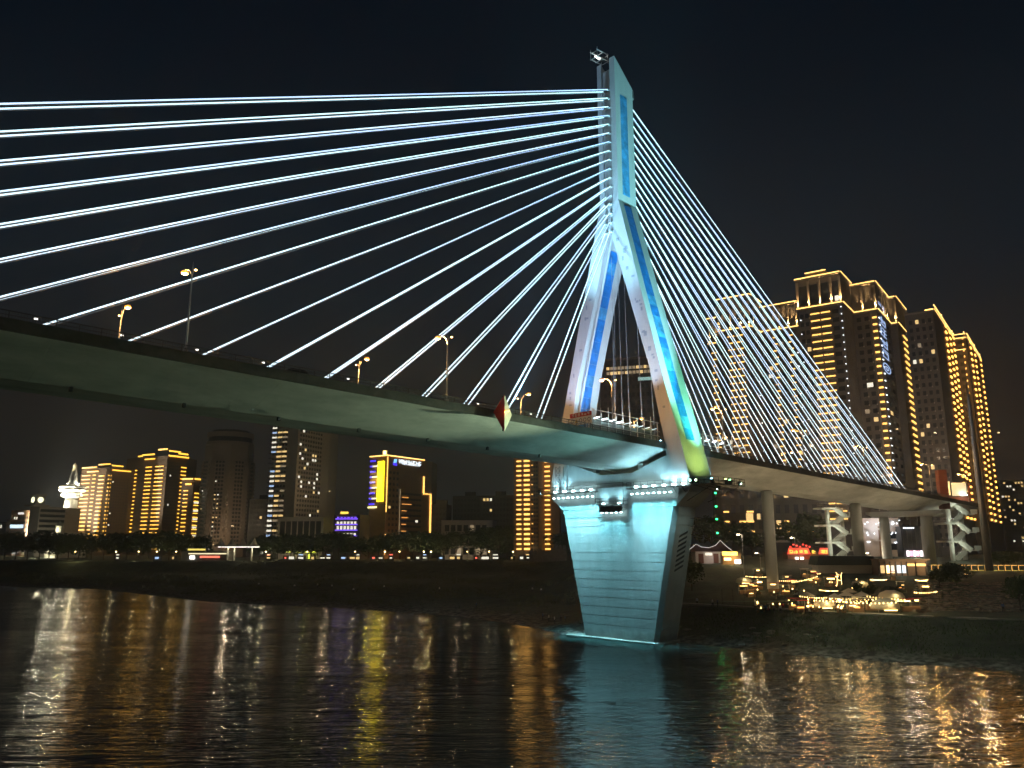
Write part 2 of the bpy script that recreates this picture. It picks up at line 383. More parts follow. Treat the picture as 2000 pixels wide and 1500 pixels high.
# raised blue stripe of panels on the upstream faces of mast and near leg, and on the inner face of the far leg
def stripe(tz, w0, w1, face, m, zs, out):
    for a, b in zip(zs[:-1], zs[1:]):
        def P(s, z, o):
            return L(s, np.interp(z, [q[1] for q in tz], [q[0] for q in tz]) + o * out, z)
        a2, b2 = a + .02, b - .02
        w_ = lambda z: np.interp(z, [zs[0], zs[-1]], [w0, w1])
        mm = m if random.random() > .2 else M_BLUE2
        MB().loft([[P(-w_(a2) - .25, a2, 0), P(w_(a2) - .25, a2, 0), P(w_(b2) - .25, b2, 0), P(-w_(b2) - .25, b2, 0)], [P(-w_(a2) - .25, a2, .05), P(w_(a2) - .25, a2, .05), P(w_(b2) - .25, b2, .05), P(-w_(b2) - .25, b2, .05)]]).build('stripe_panel', mm, tw)
outer = [(17.0, 28.23), (15.06, 36.5), (12.5, 46.0), (7.2, 67.3), (3.15, 84.0), (2.45, 87.0), (2.4, 87.1), (2.4, 120)]
stripe(outer, 1.35, 1.2, 1, M_BLUE, [36.2 + 2.28 * i for i in range(23)], 1)
stripe(outer, 1.2, 1.15, 1, M_BLUE2, [88.7 + 2.3 * i for i in range(11)], 1)
inner = [(-12.6, 28.23), (-11.95, 35.0), (-11.15, 39.6), (-8.95, 50.5), (-.02, 81.2)]
inner = [(a, b) for a, b in inner]
stripe(inner, 1.55, 1.3, 1, M_BLUE, [40.5 + 2.3 * i for i in range(17)], 1)
# small repair patches on the white concrete
for i in range(34):
    z = random.uniform(40, 80); far = random.random() < .4
    f = hd(z); h_ = random.uniform(.3, 1.0); w_ = random.uniform(.3, .8)
    if far: to = np.interp(z, [28.2, 36.5, 46, 67.3, 84], [-17, -15.06, -12.5, -7.2, -3.15]); ti = np.interp(z, [35, 39.6, 50.5, 81.2], [-11.95, -11.15, -8.95, -.02])
    else: ti = np.interp(z, [28.2, 36.5, 46, 67.3, 84], [17, 15.06, 12.5, 7.2, 3.15]); to = np.interp(z, [35, 39.6, 50.5, 81.2], [11.95, 11.15, 8.95, .02])
    t = random.uniform(to + .8, ti - .8) if ti - to > 1.7 else (to + ti) / 2
    cube('repair_patch', M_PATCH, tw, L(-f - .0, t, z), (.03, w_, h_))
# slim raised ribs along the edge of the far leg
for off in (1.9, 2.6):
    rod('edge_rib', M_CONC, tw, L(-2.9 + off * .35, -11.2 + .06, 39.8), L(-2.6 + off * .35, -.25, 80.4), .22)
# ropes hanging inside the A
for s, t, zt_ in ((-1, -1.4, 76), (-1, .2, 80), (-.5, 1.3, 76.5), (1.5, 2.6, 72), (2, -3.2, 70), (2.4, 4.4, 66)):
    rod('hanging_rope', M_GALV, tw, L(s, t, zt_), L(s, t * 1.25, 36), .09, 6)
# --- stay cables: 17 pairs on each side of the tower, each with its line of LEDs
def led_mat(name, top):
    m = bpy.data.materials.new(name); m.use_nodes = True; MATS[name] = m
    n = m.node_tree; b = n.nodes['Principled BSDF']; b.inputs['Base Color'].default_value = (.5, .5, .5, 1)
    t = n.nodes.new('ShaderNodeTexCoord'); s = n.nodes.new('ShaderNodeSeparateXYZ'); n.links.new(t.outputs['Object'], s.inputs[0])
    r = n.nodes.new('ShaderNodeValToRGB'); r.color_ramp.elements[0].position = 0; r.color_ramp.elements[1].position = 1
    mr = n.nodes.new('ShaderNodeMapRange'); mr.inputs[1].default_value = -.5; mr.inputs[2].default_value = .5
    n.links.new(s.outputs['Z'], mr.inputs[0]); n.links.new(mr.outputs[0], r.inputs[0])
    r.color_ramp.elements[0].color = (.66, .87, 1, 1); r.color_ramp.elements[1].color = top
    n.links.new(r.outputs[0], b.inputs['Emission Color']); b.inputs['Emission Strength'].default_value = 1.7
    return m
LEDS = [led_mat('cable_led_white', (.55, .95, .95, 1)), led_mat('cable_led_blue', (.35, .55, 1, 1)), led_mat('cable_led_pale', (.6, .85, 1, 1))]
def anchor(k, sdir):
    if sdir < 0: return -26 - 8.98 * (16 - k) if k >= 7 else -106.8 - 8.1 * (7 - k)
    return 35 + 7.3 * (16 - k)
for sdir in (-1, 1):
    for k in range(17):
        z = 113 - 2.03 * k; f = (2.55 if z > 87 else hd(z)) + .6
        sa = anchor(k, sdir)
        for t in (-.62, .62):
            a = Vector(L(sa, t * 1.15, zt(sa) + .5)); b = Vector(L(sdir * f, t, z - .3))
            n_ = 10; pts = []
            for i in range(n_ + 1):
                q = i / n_; p = a.lerp(b, q); p.z -= 4 * q * (1 - q) * abs(sa) * .0006; pts.append(p)
            c = MB().tube(pts, .085, 6).build('stay_cable', M_SHEATH, BR)
            d = 1 if sdir < 0 else 1
            led = MB().tube([p + Vector((0, 0, .21)) for p in pts[0:]], .096 if sdir < 0 else .165, 6)
            # the LED mesh is stored along its own length so that the colour can drift from white at the road to blue at the mast
            lm = bpy.data.meshes.new('led_line'); zlo, zhi = pts[0].z, pts[-1].z
            org = (a + b) / 2; hgt_ = (zhi - zlo)
            lm.from_pydata([((x - org.x), (y - org.y), (zz_ - org.z) / hgt_) for x, y, zz_ in led.v], [], led.f)
            lm.materials.append(LEDS[(k * 2 + (t > 0) + (sdir > 0)) % 3])
            o = link('led_line', lm, c, org, None, (1, 1, hgt_))
            rod('anchor_sleeve', M_GALV, c, a - (b - a).normalized() * .6, a + (b - a).normalized() * 1.6, .36, 8)
# --- columns of the landward spans
for s, t, r_, base in ((56, 0, 1.35, 3), (108, 0, 1.55, 8), (146, 6.5, 1.7, 8), (146, -6.5, 1.5, 8)):
    zc = zt(s) - (3.75 if s < 140 else 5.6)
    MB().lathe([(r_ * 1.02, base - 4), (r_, base), (r_, zc - 1.6), (r_ * .96, zc - .02)], 24, (s, -t)).build('column', M_CONC, BR, True)
    MB().lathe([(r_ * .8, zc - .02), (r_ * .8, zc + .14)], 16, (s, -t)).build('bearing', M_DARK, BR)
MB().loft([[L(s, -11.5, zt(146) - 4.6), L(s, -9.5, zt(146) - 5.58), L(s, 9.5, zt(146) - 5.58), L(s, 11.5, zt(146) - 4.6), L(s, 11.5, zt(146) - 3.9), L(s, -11.5, zt(146) - 3.9)] for s in (144, 148)]).build('cap_beam', M_CONC, BR)

# ------------------------------------------------------------------ work platforms and floodlights round the pier top
G_FLOOD = glow('flood_lens', (.62, .95, 1), 25)
CY = (.22, .82, 1.0); CYW = (.36, .84, 1.0)
def platform(label, s0, s1, t0, t1, z, front=True, sides='fb'):
    """grating on brackets with posts and rails; s, t, z are the bridge's own coordinates"""
    o = empty('work_platform', W((s0 + s1) / 2, (t0 + t1) / 2, z), math.pi / 2 - TH)
    cs, ct = (s0 + s1) / 2, (t0 + t1) / 2
    def l(s, t, zz_): return (s - cs, -(t - ct), zz_ - z)
    tag(o, label, 'work platform', 'work platforms round the pier top')
    cube('grating', M_DARK, o, (0, 0, 0), (s1 - s0, t1 - t0, .1))
    edges = []
    if 'f' in sides: edges.append(((s0, t0), (s0, t1)))
    if 'b' in sides: edges.append(((s1, t0), (s1, t1)))
    if 'l' in sides: edges.append(((s0, t0), (s1, t0)))
    if 'r' in sides: edges.append(((s0, t1), (s1, t1)))
    for (a0, b0), (a1, b1) in edges:
        n_ = max(1, int(math.hypot(a1 - a0, b1 - b0) / 1.6))
        for i in range(n_ + 1):
            q = i / n_; rod('post', M_DARK, o, l(a0 + (a1 - a0) * q, b0 + (b1 - b0) * q, z), l(a0 + (a1 - a0) * q, b0 + (b1 - b0) * q, z + 1.2), .07, 6)
        for hh in (.6, 1.2): rod('rail', M_DARK, o, l(a0, b0, z + hh), l(a1, b1, z + hh), .07, 6)
    n_ = max(2, int((t1 - t0) / 1.7))
    if 'f' in sides:
        for i in range(n_): 
            t = t0 + (t1 - t0) * (i + .5) / n_
            rod('bracket', M_DARK, o, l(s0 + .1, t, z), l(s1, t, z - 1.1), .09, 6)
    return o, l
pl, l1 = platform('steel work platform on the downstream half of the pier front', -5.1, -3.75, -19.6, -4.1, 27.6, sides='fl')
pm_, l2 = platform('steel work platform on the upstream half of the pier front', -5.1, -3.75, 3.9, 16.8, 27.6, sides='fl')
pc, l3 = platform('low steel cradle platform hung at the middle of the pier front', -5.0, -3.6, -3.9, 2.9, 24.9, sides='flr')
ps, l4 = platform('cantilevered corner platform beside the green-lit tower leg', -5.1, 5.6, 17.2, 22.3, 27.7, sides='fblr')
for a, b in ((-3.9, 1), (2.9, 1)): rod('hanger', M_DARK, pc, l3(-4.9, a, 24.9), l3(-4.9, a, 28.9), .09, 6)
rod('hanger', M_DARK, pc, l3(-4.9, -3.9, 28.9), l3(-4.9, 2.9, 28.9), .09, 6)
for s in (-4.5, 4.4): rod('knee_brace', M_DARK, ps, l4(s, 22, 27.6), l4(s * .75, 15.9, 25.0), .14, 6)
cube('valance', mat('grey_tarp', (.28, .30, .30), .8, var=.2), pc, l3(-4.6, -.5, 24.0), (.06, 5.6, 1.2))
DOWN = [(-15.2 + i * 1.28, 26.55, pl, l1) for i in range(9)] + [(4.6 + i * 1.22, 26.55, pm_, l2) for i in range(8)] + [(-2.7 + i * 1.15, 23.3, pc, l3) for i in range(5)]
for t, z, o, l in DOWN:
    cube('downlight', G_FLOOD, o, l(-4.45, t, z + .1), (.3, .28, .16))
    spot('downlight_beam', L(-4.45, t, z), L(-3.75, t, z - 5.0), 3600 * random.uniform(.5, 1.4) * (.6 if z < 25 else 1), CY, 56, .8, .08, BR)
    spot('downlight_beam', L(-5.0, t, z), L(-3.5, t * .70, 0), 8200 * (.3 if z < 25 else 1), (.36, .80, .92), 42, 1.0, .15, BR)
UP = [(-15, pl, l1), (-12.6, pl, l1), (-10.2, pl, l1), (-7.9, pl, l1), (-5.6, pl, l1), (5.4, pm_, l2), (7.4, pm_, l2), (9.4, pm_, l2), (11.6, pm_, l2), (13.8, pm_, l2), (15.8, pm_, l2)]
for t in (-2.4, 1.4):
    cube('uplight', G_FLOOD, pc, l3(-4.3, t, 25.1), (.3, .4, .2)); spot('uplight_beam', L(-4.7, t, 25.3), L(-3.2, t, 31), 700, CYW, 120, .9, .15, BR)
for t, o, l in UP:
    cube('uplight', G_FLOOD, o, l(-4.2, t, 27.95), (.35, .5, .3))
    spot('uplight_beam', L(-4.25, t, 28.2), L(-4.6 if abs(t) > 11 else -7, t * .98, 34), 1050, CYW, 130, .9, .15, BR)
# long-throw floodlights: each stands on a platform or on the road and is aimed at a face of the tower
def flood(label, s, t, z, tgt, power, col, angle, blend=.5, size=.25):
    o = empty('floodlight', W(s, t, z), math.pi / 2 - TH)
    tag(o, label, 'floodlight', 'floodlights aimed at the bridge')
    cube('yoke', M_DARK, o, (0, 0, .15), (.12, .6, .3)); cube('housing', M_DARK, o, (0, 0, .5), (.5, .5, .45)); 
    d = (Vector(tgt) - Vector((s, t, z))).normalized(); d = Vector((d.x, -d.y, d.z))
    link('lens', ucyl(glow('lens_' + '_'.join(str(int(c * 100)) for c in col), col, 8), 12), o, mw=orient(Vector((0, 0, .5)) + d * .30, Vector((0, 0, .5)) + d * .40, .4, .4))
    spot('flood_beam', Vector(L(s, t, z + .5)) + d * .6, L(*tgt), power, col, angle, blend, size, BR)
LM = (.66, 1.0, .22)
flood('yellow-green floodlight at the outer corner of the corner platform', -.5, 22.2, 27.8, (0, 12.0, 48), 5200, LM, 120, 1.0)
flood('green floodlight beside the yellow-green one on the corner platform', 1.2, 22.0, 27.8, (0, 9.6, 56), 62000, (.26, 1.0, .46), 46, 1.0)
flood('teal floodlight at the inner corner of the corner platform', 2.6, 20.6, 27.8, (0, 7, 66), 60000, (.12, .85, .80), 40, 1.0)
flood('cyan floodlight at the river edge of the corner platform', -3.6, 21.2, 27.8, (0, 3, 102), 700000, (.32, .82, .95), 32, .9)
flood('blue-white floodlight on the road aimed up at the mast', -34, 2.6, zt(-34) + .3, (-3, .3, 98), 210000, (.30, .74, 1.0), 44)
flood('blue-white floodlight on the far carriageway aimed at the mast', -30, -4.2, zt(-30) + .3, (-3, -1.8, 104), 190000, (.34, .66, 1.0), 40)
flood('violet-white floodlight beside the first cable aimed at the far leg', -22, 3.2, zt(-22) + .3, (-3, -8, 62), 52000, (.44, .64, 1.0), 62)
flood('violet-white floodlight at the road edge aimed at the near leg', -24, 4.6, zt(-24) + .3, (-3, 8.5, 60), 46000, (.46, .70, 1.0), 50)
flood('blue floodlight under the A of the tower aimed at the far inner face', -1.5, 9.6, zt(0) + .3, (0, -6.8, 58), 34000, (.42, .78, 1.0), 70)
flood('green floodlight on the pier platform aimed along the girder', -5.6, 19.5, 27.8, (-105, 8.5, 34.5), 240000, (.62, .82, .50), 34, 1.0)
flood('pale teal floodlight at the left end of the pier platform aimed down the bank', -5.2, -18.6, 27.8, (30, -70, 2), 9000, (.45, .80, .85), 90, 1.0)
flood('pale green floodlight at the back of the corner platform aimed down the bank', 4.6, 21.8, 27.8, (14, 46, 3), 24000, (.62, .90, .72), 110, 1.0)
flood('added pale teal fill lamp on the corner platform aimed down the pier side', -3.0, 22.0, 26.6, (0, 10, 8), 1300, (.62, .85, .75), 90, 1.0)  # fill lamp added in place of city glow on this side
flood('teal floodlight on the pier platform aimed at the near girder underside', -5.3, 18.2, 27.8, (-42, 8, 33.4), 26000, (.30, .85, .80), 60, 1.0)

# ------------------------------------------------------------------ things on the bridge
LAMP_S = (-91.4, -55, -18, 18, 53.6, 89.3, 127)
def lamp_tree(inward):
    """a street lamp: pole, curved arm towards the road with a lit head, short arm with a second head; local x is the road side"""
    o = empty('street_lamp')
    mb = MB().tube([(0, 0, 0), (0, 0, 5), (0, 0, 9.6)], [.13, .11, .075], 8); mb.build('pole', M_GALV, o)
    cube('base_box', M_GALV, o, (0, 0, .35), (.4, .4, .7))
    MB().tube([(0, 0, 8.6), (.25, 0, 9.4), (.9, 0, 10.0), (1.9, 0, 10.2)], [.07, .06, .055, .05], 6).build('arm', M_GALV, o)
    MB().tube([(0, 0, 9.3), (0, 0, 10.7)], [.06, .02], 6).build('finial', M_GALV, o)
    h = MB().loft([[(1.75, -.16, 10.16), (2.6, -.2, 10.2), (2.6, .2, 10.2), (1.75, .16, 10.16)], [(1.75, -.12, 10.32), (2.5, -.12, 10.36), (2.5, .12, 10.36), (1.75, .12, 10.32)]]).build('lamp_head', M_GALV, o)
    MB().lathe([(.08, 9.75), (.38, 9.9), (.42, 10.06), (.3, 10.17)], 12, (2.2, 0)).build('lamp_glass', G_SOD, h)
    MB().tube([(0, 0, 9.2), (-.35, 0, 9.5), (-.8, 0, 9.6)], .045, 6).build('arm', M_GALV, o)
    MB().lathe([(.03, 9.42), (.14, 9.48), (.14, 9.56), (.06, 9.62)], 10, (-.85, 0)).build('lamp_glass', glow('sodium_small', (1, .55, .18), 14), o)
    return o
def copy_tree(o, parent=None):
    c = o.copy(); COL.objects.link(c); c.parent = parent
    for ch in [x for x in o.children]: copy_tree(ch, c)
    return c
proto = lamp_tree(1); first = True
for sd, nm in ((1, 'near'), (-1, 'far')):
    for i, s in enumerate(LAMP_S[:-1] + ((139, 175) if sd > 0 else (127, 163))):
        o = proto if first else copy_tree(proto); first = False
        o.location = W(s, sd * 11.2, zt(s) + .02); o.rotation_euler = (0, 0, (math.pi / 2 - TH) + (math.pi / 2 if sd > 0 else -math.pi / 2))
        tag(o, f'{ORD[i]} street lamp from the open river along the {nm} edge of the bridge deck', 'street lamp', 'sodium street lamps on the bridge')
        point('street_light', W(s, sd * 9.0, zt(s) + 9.6), 8000 if s > 130 else 4600, (1, .48, .13), .4)
# red and white diamond mark on the near railing
DM = empty('navigation_diamond', W(-45.3, 12.3, 36.2), math.pi / 2 - TH)
tag(DM, 'red and white diamond navigation mark hung on the bridge railing', 'sign')
def dm(p): return (p[0], -p[1], p[2])
for nm, x, m in (('red_face', -1.75, M_RED), ('white_face', 1.95, mat('cream_paint', (.62, .58, .45), .6, var=.2))):
    a = [dm((0, .45, 2.75)), dm((x, 0, 0)), dm((0, .45, -2.75))]; b = [(p[0], p[1] + .08, p[2]) for p in a]
    MB().loft([a, b]).build(nm, m, DM)
cube('frame', M_DARK, DM, dm((0, .1, 0)), (.12, .2, 5.2)); rod('bracket', M_DARK, DM, dm((0, 0, .6)), dm((0, -.7, .9)), .1)
bar('beacon', glow('amber_beacon', (1, .5, .1), 5), DM, dm((-.1, .6, .15)), dm((.95, .4, .45)), .16, .16)
point('beacon_light', W(-45.3 + .5, 13.6, 36.4), 22, (1, .5, .12), .1)
# scaffolds of white pipe on the deck
def scaffold(label, s0, s1, t, n_, top, rails):
    o = empty('pipe_scaffold', W(s0, t, zt(s0)), math.pi / 2 - TH); tag(o, label, 'scaffold', 'pipe scaffolds on the deck')
    for i in range(n_ + 1):
        s = (s1 - s0) * i / n_; zb = zt(s0 + s) - zt(s0)
        rod('post', M_WPIPE, o, (s, 0, zb), (s, 0, zb + top * (.92 + .16 * ((i * 7) % 3) / 2)), .11, 6)
        if i % 2 == 0: rod('post', M_WPIPE, o, (s, 1.5, zb), (s, 1.5, zb + top * .9), .10, 6); rod('ledger', M_WPIPE, o, (s, -.3, zb + 2.6), (s, 1.8, zb + 2.6), .09, 6)
    for h_ in rails: rod('rail', M_WPIPE, o, (-.6, 0, h_), (s1 - s0 + .6, 0, h_ + zt(s1) - zt(s0)), .10, 6)
    for i in range(0, n_, 1):
        s = (s1 - s0) * (i + .5) / n_
        bar('work_lamp', G_COOL if i < 4 else glow('dim_work_lamp', (.7, .95, 1), 1.2), o, (s - .5, .2, 2.45 + zt(s0 + s) - zt(s0)), (s + .35, -.25, 2.7 + zt(s0 + s) - zt(s0)), .12, .12)
    return o
sca = scaffold('white pipe scaffold on the deck edge between the two tower legs', -23, -4.6, 11.0, 9, 4.4, (1.4, 2.3, 3.9))
scb = scaffold('white pipe scaffold on the deck edge past the green-lit leg', 8.0, 27, 11.0, 7, 4.2, (1.6, 2.4, 3.6))
bar('hoarding', mat('grey_green_sheet', (.30, .36, .36), .7, var=.2), sca, (-.3, .5, 1.35), (18, .5, 1.35 + zt(-5) - zt(-23)), .04, 1.7)
for s in (-20, -15.5, -11): point('work_light', W(s, 10.6, zt(s) + 3.0), 140, (.7, .95, 1), .2)
for s in (11, 15, 19): point('work_light', W(s, 10.6, zt(s) + 2.4), 90, (.7, .95, 1), .2)
# pseudo strokes for writing too blurred to read
def strokes(parent, m, org, ux, uy, nrm, w_, h_, seed, name='glyph'):
    rnd = random.Random(seed); mb = MB()
    def bx(x0, x1, y0, y1):
        pts = [org + ux * x + uy * y for x, y in ((x0, y0), (x1, y0), (x1, y1), (x0, y1))]
        mb.loft([[p for p in pts], [p + nrm * .05 for p in pts]])
    k = .15
    rows = sorted(rnd.sample([.02, .24, .43, .62, .84], 3))
    for r_ in rows: bx(0, w_, r_ * h_, (r_ + k * .8) * h_)
    for c in rnd.sample([.0, .28, .55, .84], 2): bx(c * w_, (c + k) * w_, rnd.choice([0, .2]) * h_, rnd.choice([.75, 1]) * h_)
    return mb.build(name, m, parent)
# safety board with red heading at the end of the scaffold
BD = empty('safety_board', W(-23.6, 6.4, zt(-23.6) + .6)); BD.scale = (.86, .86, .86); tag(BD, 'white safety notice board with red heading at the scaffold end', 'sign')
ux = TT.copy(); up = Vector((0, 0, 1)); nn = up.cross(ux); nn = -nn if nn.y > 0 else nn
ux_l = Vector((ux.x, ux.y, .02)).normalized()
def panel(name, m, parent, x0, x1, z0, z1, o0, o1):
    a = [ux_l * x + up * z + nn * o0 for x, z in ((x0, z0), (x1, z0), (x1, z1), (x0, z1))]
    return MB().loft([a, [p + nn * (o1 - o0) for p in a]]).build(name, m, parent)
panel('board', M_WHITE, BD, 0, 5.6, .9, 3.3, 0, .06); panel('heading', M_RED, BD, 0, 5.6, 2.45, 3.3, .065, .09)
for x in (.3, 5.3): panel('leg', M_DARK, BD, x - .05, x + .05, -.3, .9, 0, .06)
for i in range(6): strokes(BD, M_WHITE, ux_l * (.55 + i * .8) + up * 2.62 + nn * .095, ux_l, up, nn * .3, .52, .52, i)
for i in range(5):
    c = ux_l * (.6 + i * 1.08) + up * 1.72 + nn * .065
    if i == 1: MB().loft([[c - ux_l * .4 - up * .35, c + ux_l * .4 - up * .35, c + up * .4], [p + nn * .02 for p in (c - ux_l * .4 - up * .35, c + ux_l * .4 - up * .35, c + up * .4)]]).build('pictogram', mat('warning_yellow', (.65, .42, .03), .6), BD)
    else:
        mb = MB(); q = [2 * math.pi * j / 16 for j in range(16)]
        for j in range(16):
            p0, p1 = q[j], q[(j + 1) % 16]
            r4 = [c + (ux_l * math.cos(a) + up * math.sin(a)) * r_ for a, r_ in ((p0, .3), (p1, .3), (p1, .4), (p0, .4))]
            mb.loft([r4, [p + nn * .02 for p in r4]])
        mb.build('pictogram', mat('dark_blue_print', (.05, .06, .16), .6), BD)
    panel('caption', mat('dark_blue_print', (.05, .06, .16), .6), BD, .3 + i * 1.08, .9 + i * 1.08, 1.08, 1.17, .065, .08)
# gondola frame at the tower top, small winch on the back edge
GD = empty('hoist_cradle', W(-3.4, -1.2, 120.0), math.pi / 2 - TH); tag(GD, 'steel hoist cradle with work lamps on the top of the tower', 'cradle')
for y in (-.9, .9):
    for zc in (.3, 1.9): rod('beam', M_GALV, GD, (-2.2, y, zc), (1.8, y, zc + .5), .22)
for x in (-2.0, -.3, 1.6):
    for zc in (.4, 1.9): rod('cross_beam', M_GALV, GD, (x, -1.0, zc + x * .12), (x, 1.0, zc + x * .12), .18)
for x, y in ((-2, -.9), (-2, .9), (1.6, -.9), (1.6, .9)): rod('post', M_GALV, GD, (x, y, .2), (x, y, 2.6), .14)
cube('work_lamp', glow('cradle_lamp', (1, .98, .9), 3), GD, (-.4, .3, 1.3), (1.5, .5, .25)); cube('motor_box', M_DARK, GD, (.9, -.2, 1.1), (1.0, .9, .8))
rod('jib', M_DARK, GD, (1.5, 0, 2.5), (-.2, .8, 3.8), .12); point('cradle_light', W(-3.6, -1, 122.6), 120, (1, .98, .9), .2)
WN = empty('rope_winch', W(3.2, 1.6, 112.5), math.pi / 2 - TH); tag(WN, 'small rope winch hung on the back edge of the mast', 'winch')
rod('arm', M_GALV, WN, (-.2, 0, 2.6), (1.2, 0, 3.0), .12); rod('hook', M_GALV, WN, (1.2, 0, 3.0), (1.4, 0, 1.2), .14); rod('drum', M_GALV, WN, (.4, 0, .7), (1.2, 0, .9), .5, 12); rod('stay', M_GALV, WN, (.4, 0, .7), (-.2, 0, .8), .14)
# lattice mast on the left platform
LT = empty('lattice_mast', W(-4.4, -13.6, 27.65), math.pi / 2 - TH); tag(LT, 'dark lattice mast standing on the pier platform under the deck', 'lattice mast')
for x, y in ((-.5, -.6), (-.5, .6), (.5, -.6), (.5, .6)): rod('chord', M_DARK, LT, (x, y, 0), (x, y, 5.4), .1, 6)
for i in range(6):
    rod('lacing', M_DARK, LT, (-.5, -.6, i * .9), (-.5, .6, i * .9 + .9), .07, 6); rod('lacing', M_DARK, LT, (-.5, .6, i * .9), (-.5, -.6, i * .9 + .9), .07, 6)
    rod('lacing', M_DARK, LT, (-.5, -.6, i * .9), (-.5, .6, i * .9), .07, 6)
# small gauge gantry on the upstream side of the pier
GG = empty('side_gantry', W(2.6, 13.2, 20.6), math.pi / 2 - TH); tag(GG, 'small dark gantry frame on the shaded side of the pier', 'gantry')
for zc in (0, 1.5): rod('rail', M_DARK, GG, (-1.2, 0, zc), (1.8, -.3, zc), .1); rod('rail', M_DARK, GG, (-1.2, -1.4, zc), (1.8, -1.6, zc), .1)
for x in (-1.2, .3, 1.8): rod('post', M_DARK, GG, (x, -1.4, 0), (x, -1.4, 1.5), .09); rod('strut', M_DARK, GG, (x, 0, 0), (x, -1.4, 0), .09)
# car whose tail lights show over the railing
def car(label, s, t, col):
    o = empty('car', W(s, t, zt(s) + .02), math.pi / 2 - TH); tag(o, label, 'car')
    b = M_WHITE if col == 'w' else mat('dark_car_paint', (.05, .06, .08), .25)
    MB().loft([[(-2.2, y, .35), (2.2, y, .35), (2.25, y, .8), (1.2, y, .95), (.5, y, 1.45), (-1.3, y, 1.48), (-2.0, y, 1.0), (-2.25, y, .9)] for y in (-.85, .85)]).build('body', b, o)
    for y in (-.87, .87): MB().loft([[(x, y, z) for x, z in ((-1.2, 1.02), (.85, 1.02), (.42, 1.38), (-1.15, 1.4))], [(x, y + (.02 if y > 0 else -.02), z) for x, z in ((-1.2, 1.02), (.85, 1.02), (.42, 1.38), (-1.15, 1.4))]]).build('side_window', mat('car_glass', (.01, .012, .015), .1), o)
    for x in (-1.4, 1.4):
        for y in (-.8, .8):
            wq = rod('wheel', mat('tyre_rubber', (.02, .02, .02), .8), o, (x, y - .1, .33), (x, y + .1, .33), .66, 16)
    for y in (-.6, .6): cube('tail_light', glow('tail_light', (1, .03, .01), 10), o, (2.26, y, .78), (.06, .35, .18)); cube('headlight', G_WHITE, o, (-2.26, y, .7), (.06, .35, .16))
car('dark car with red tail lights passing on the bridge deck', -76.6, 8.5, 'd')
# small median lamps
for i, s in enumerate((-104, -95.5, -87, -78.5, -66, -42, -36, -30, -14)):
    o = empty('median_lamp', W(s, 3.2, zt(s) + .02), 0); tag(o, f'{ORD[i]} small white marker lamp from the open river beside the cable anchors', 'marker lamp', 'white marker lamps beside the anchors')
    rod('stem', M_DARK, o, (0, 0, 0), (0, 0, 2.92), .08, 6); cube('lens', glow('marker_lens', (1, .97, .9), 2.5), o, (0, 0, 3.0), (.3, .2, .15)); 

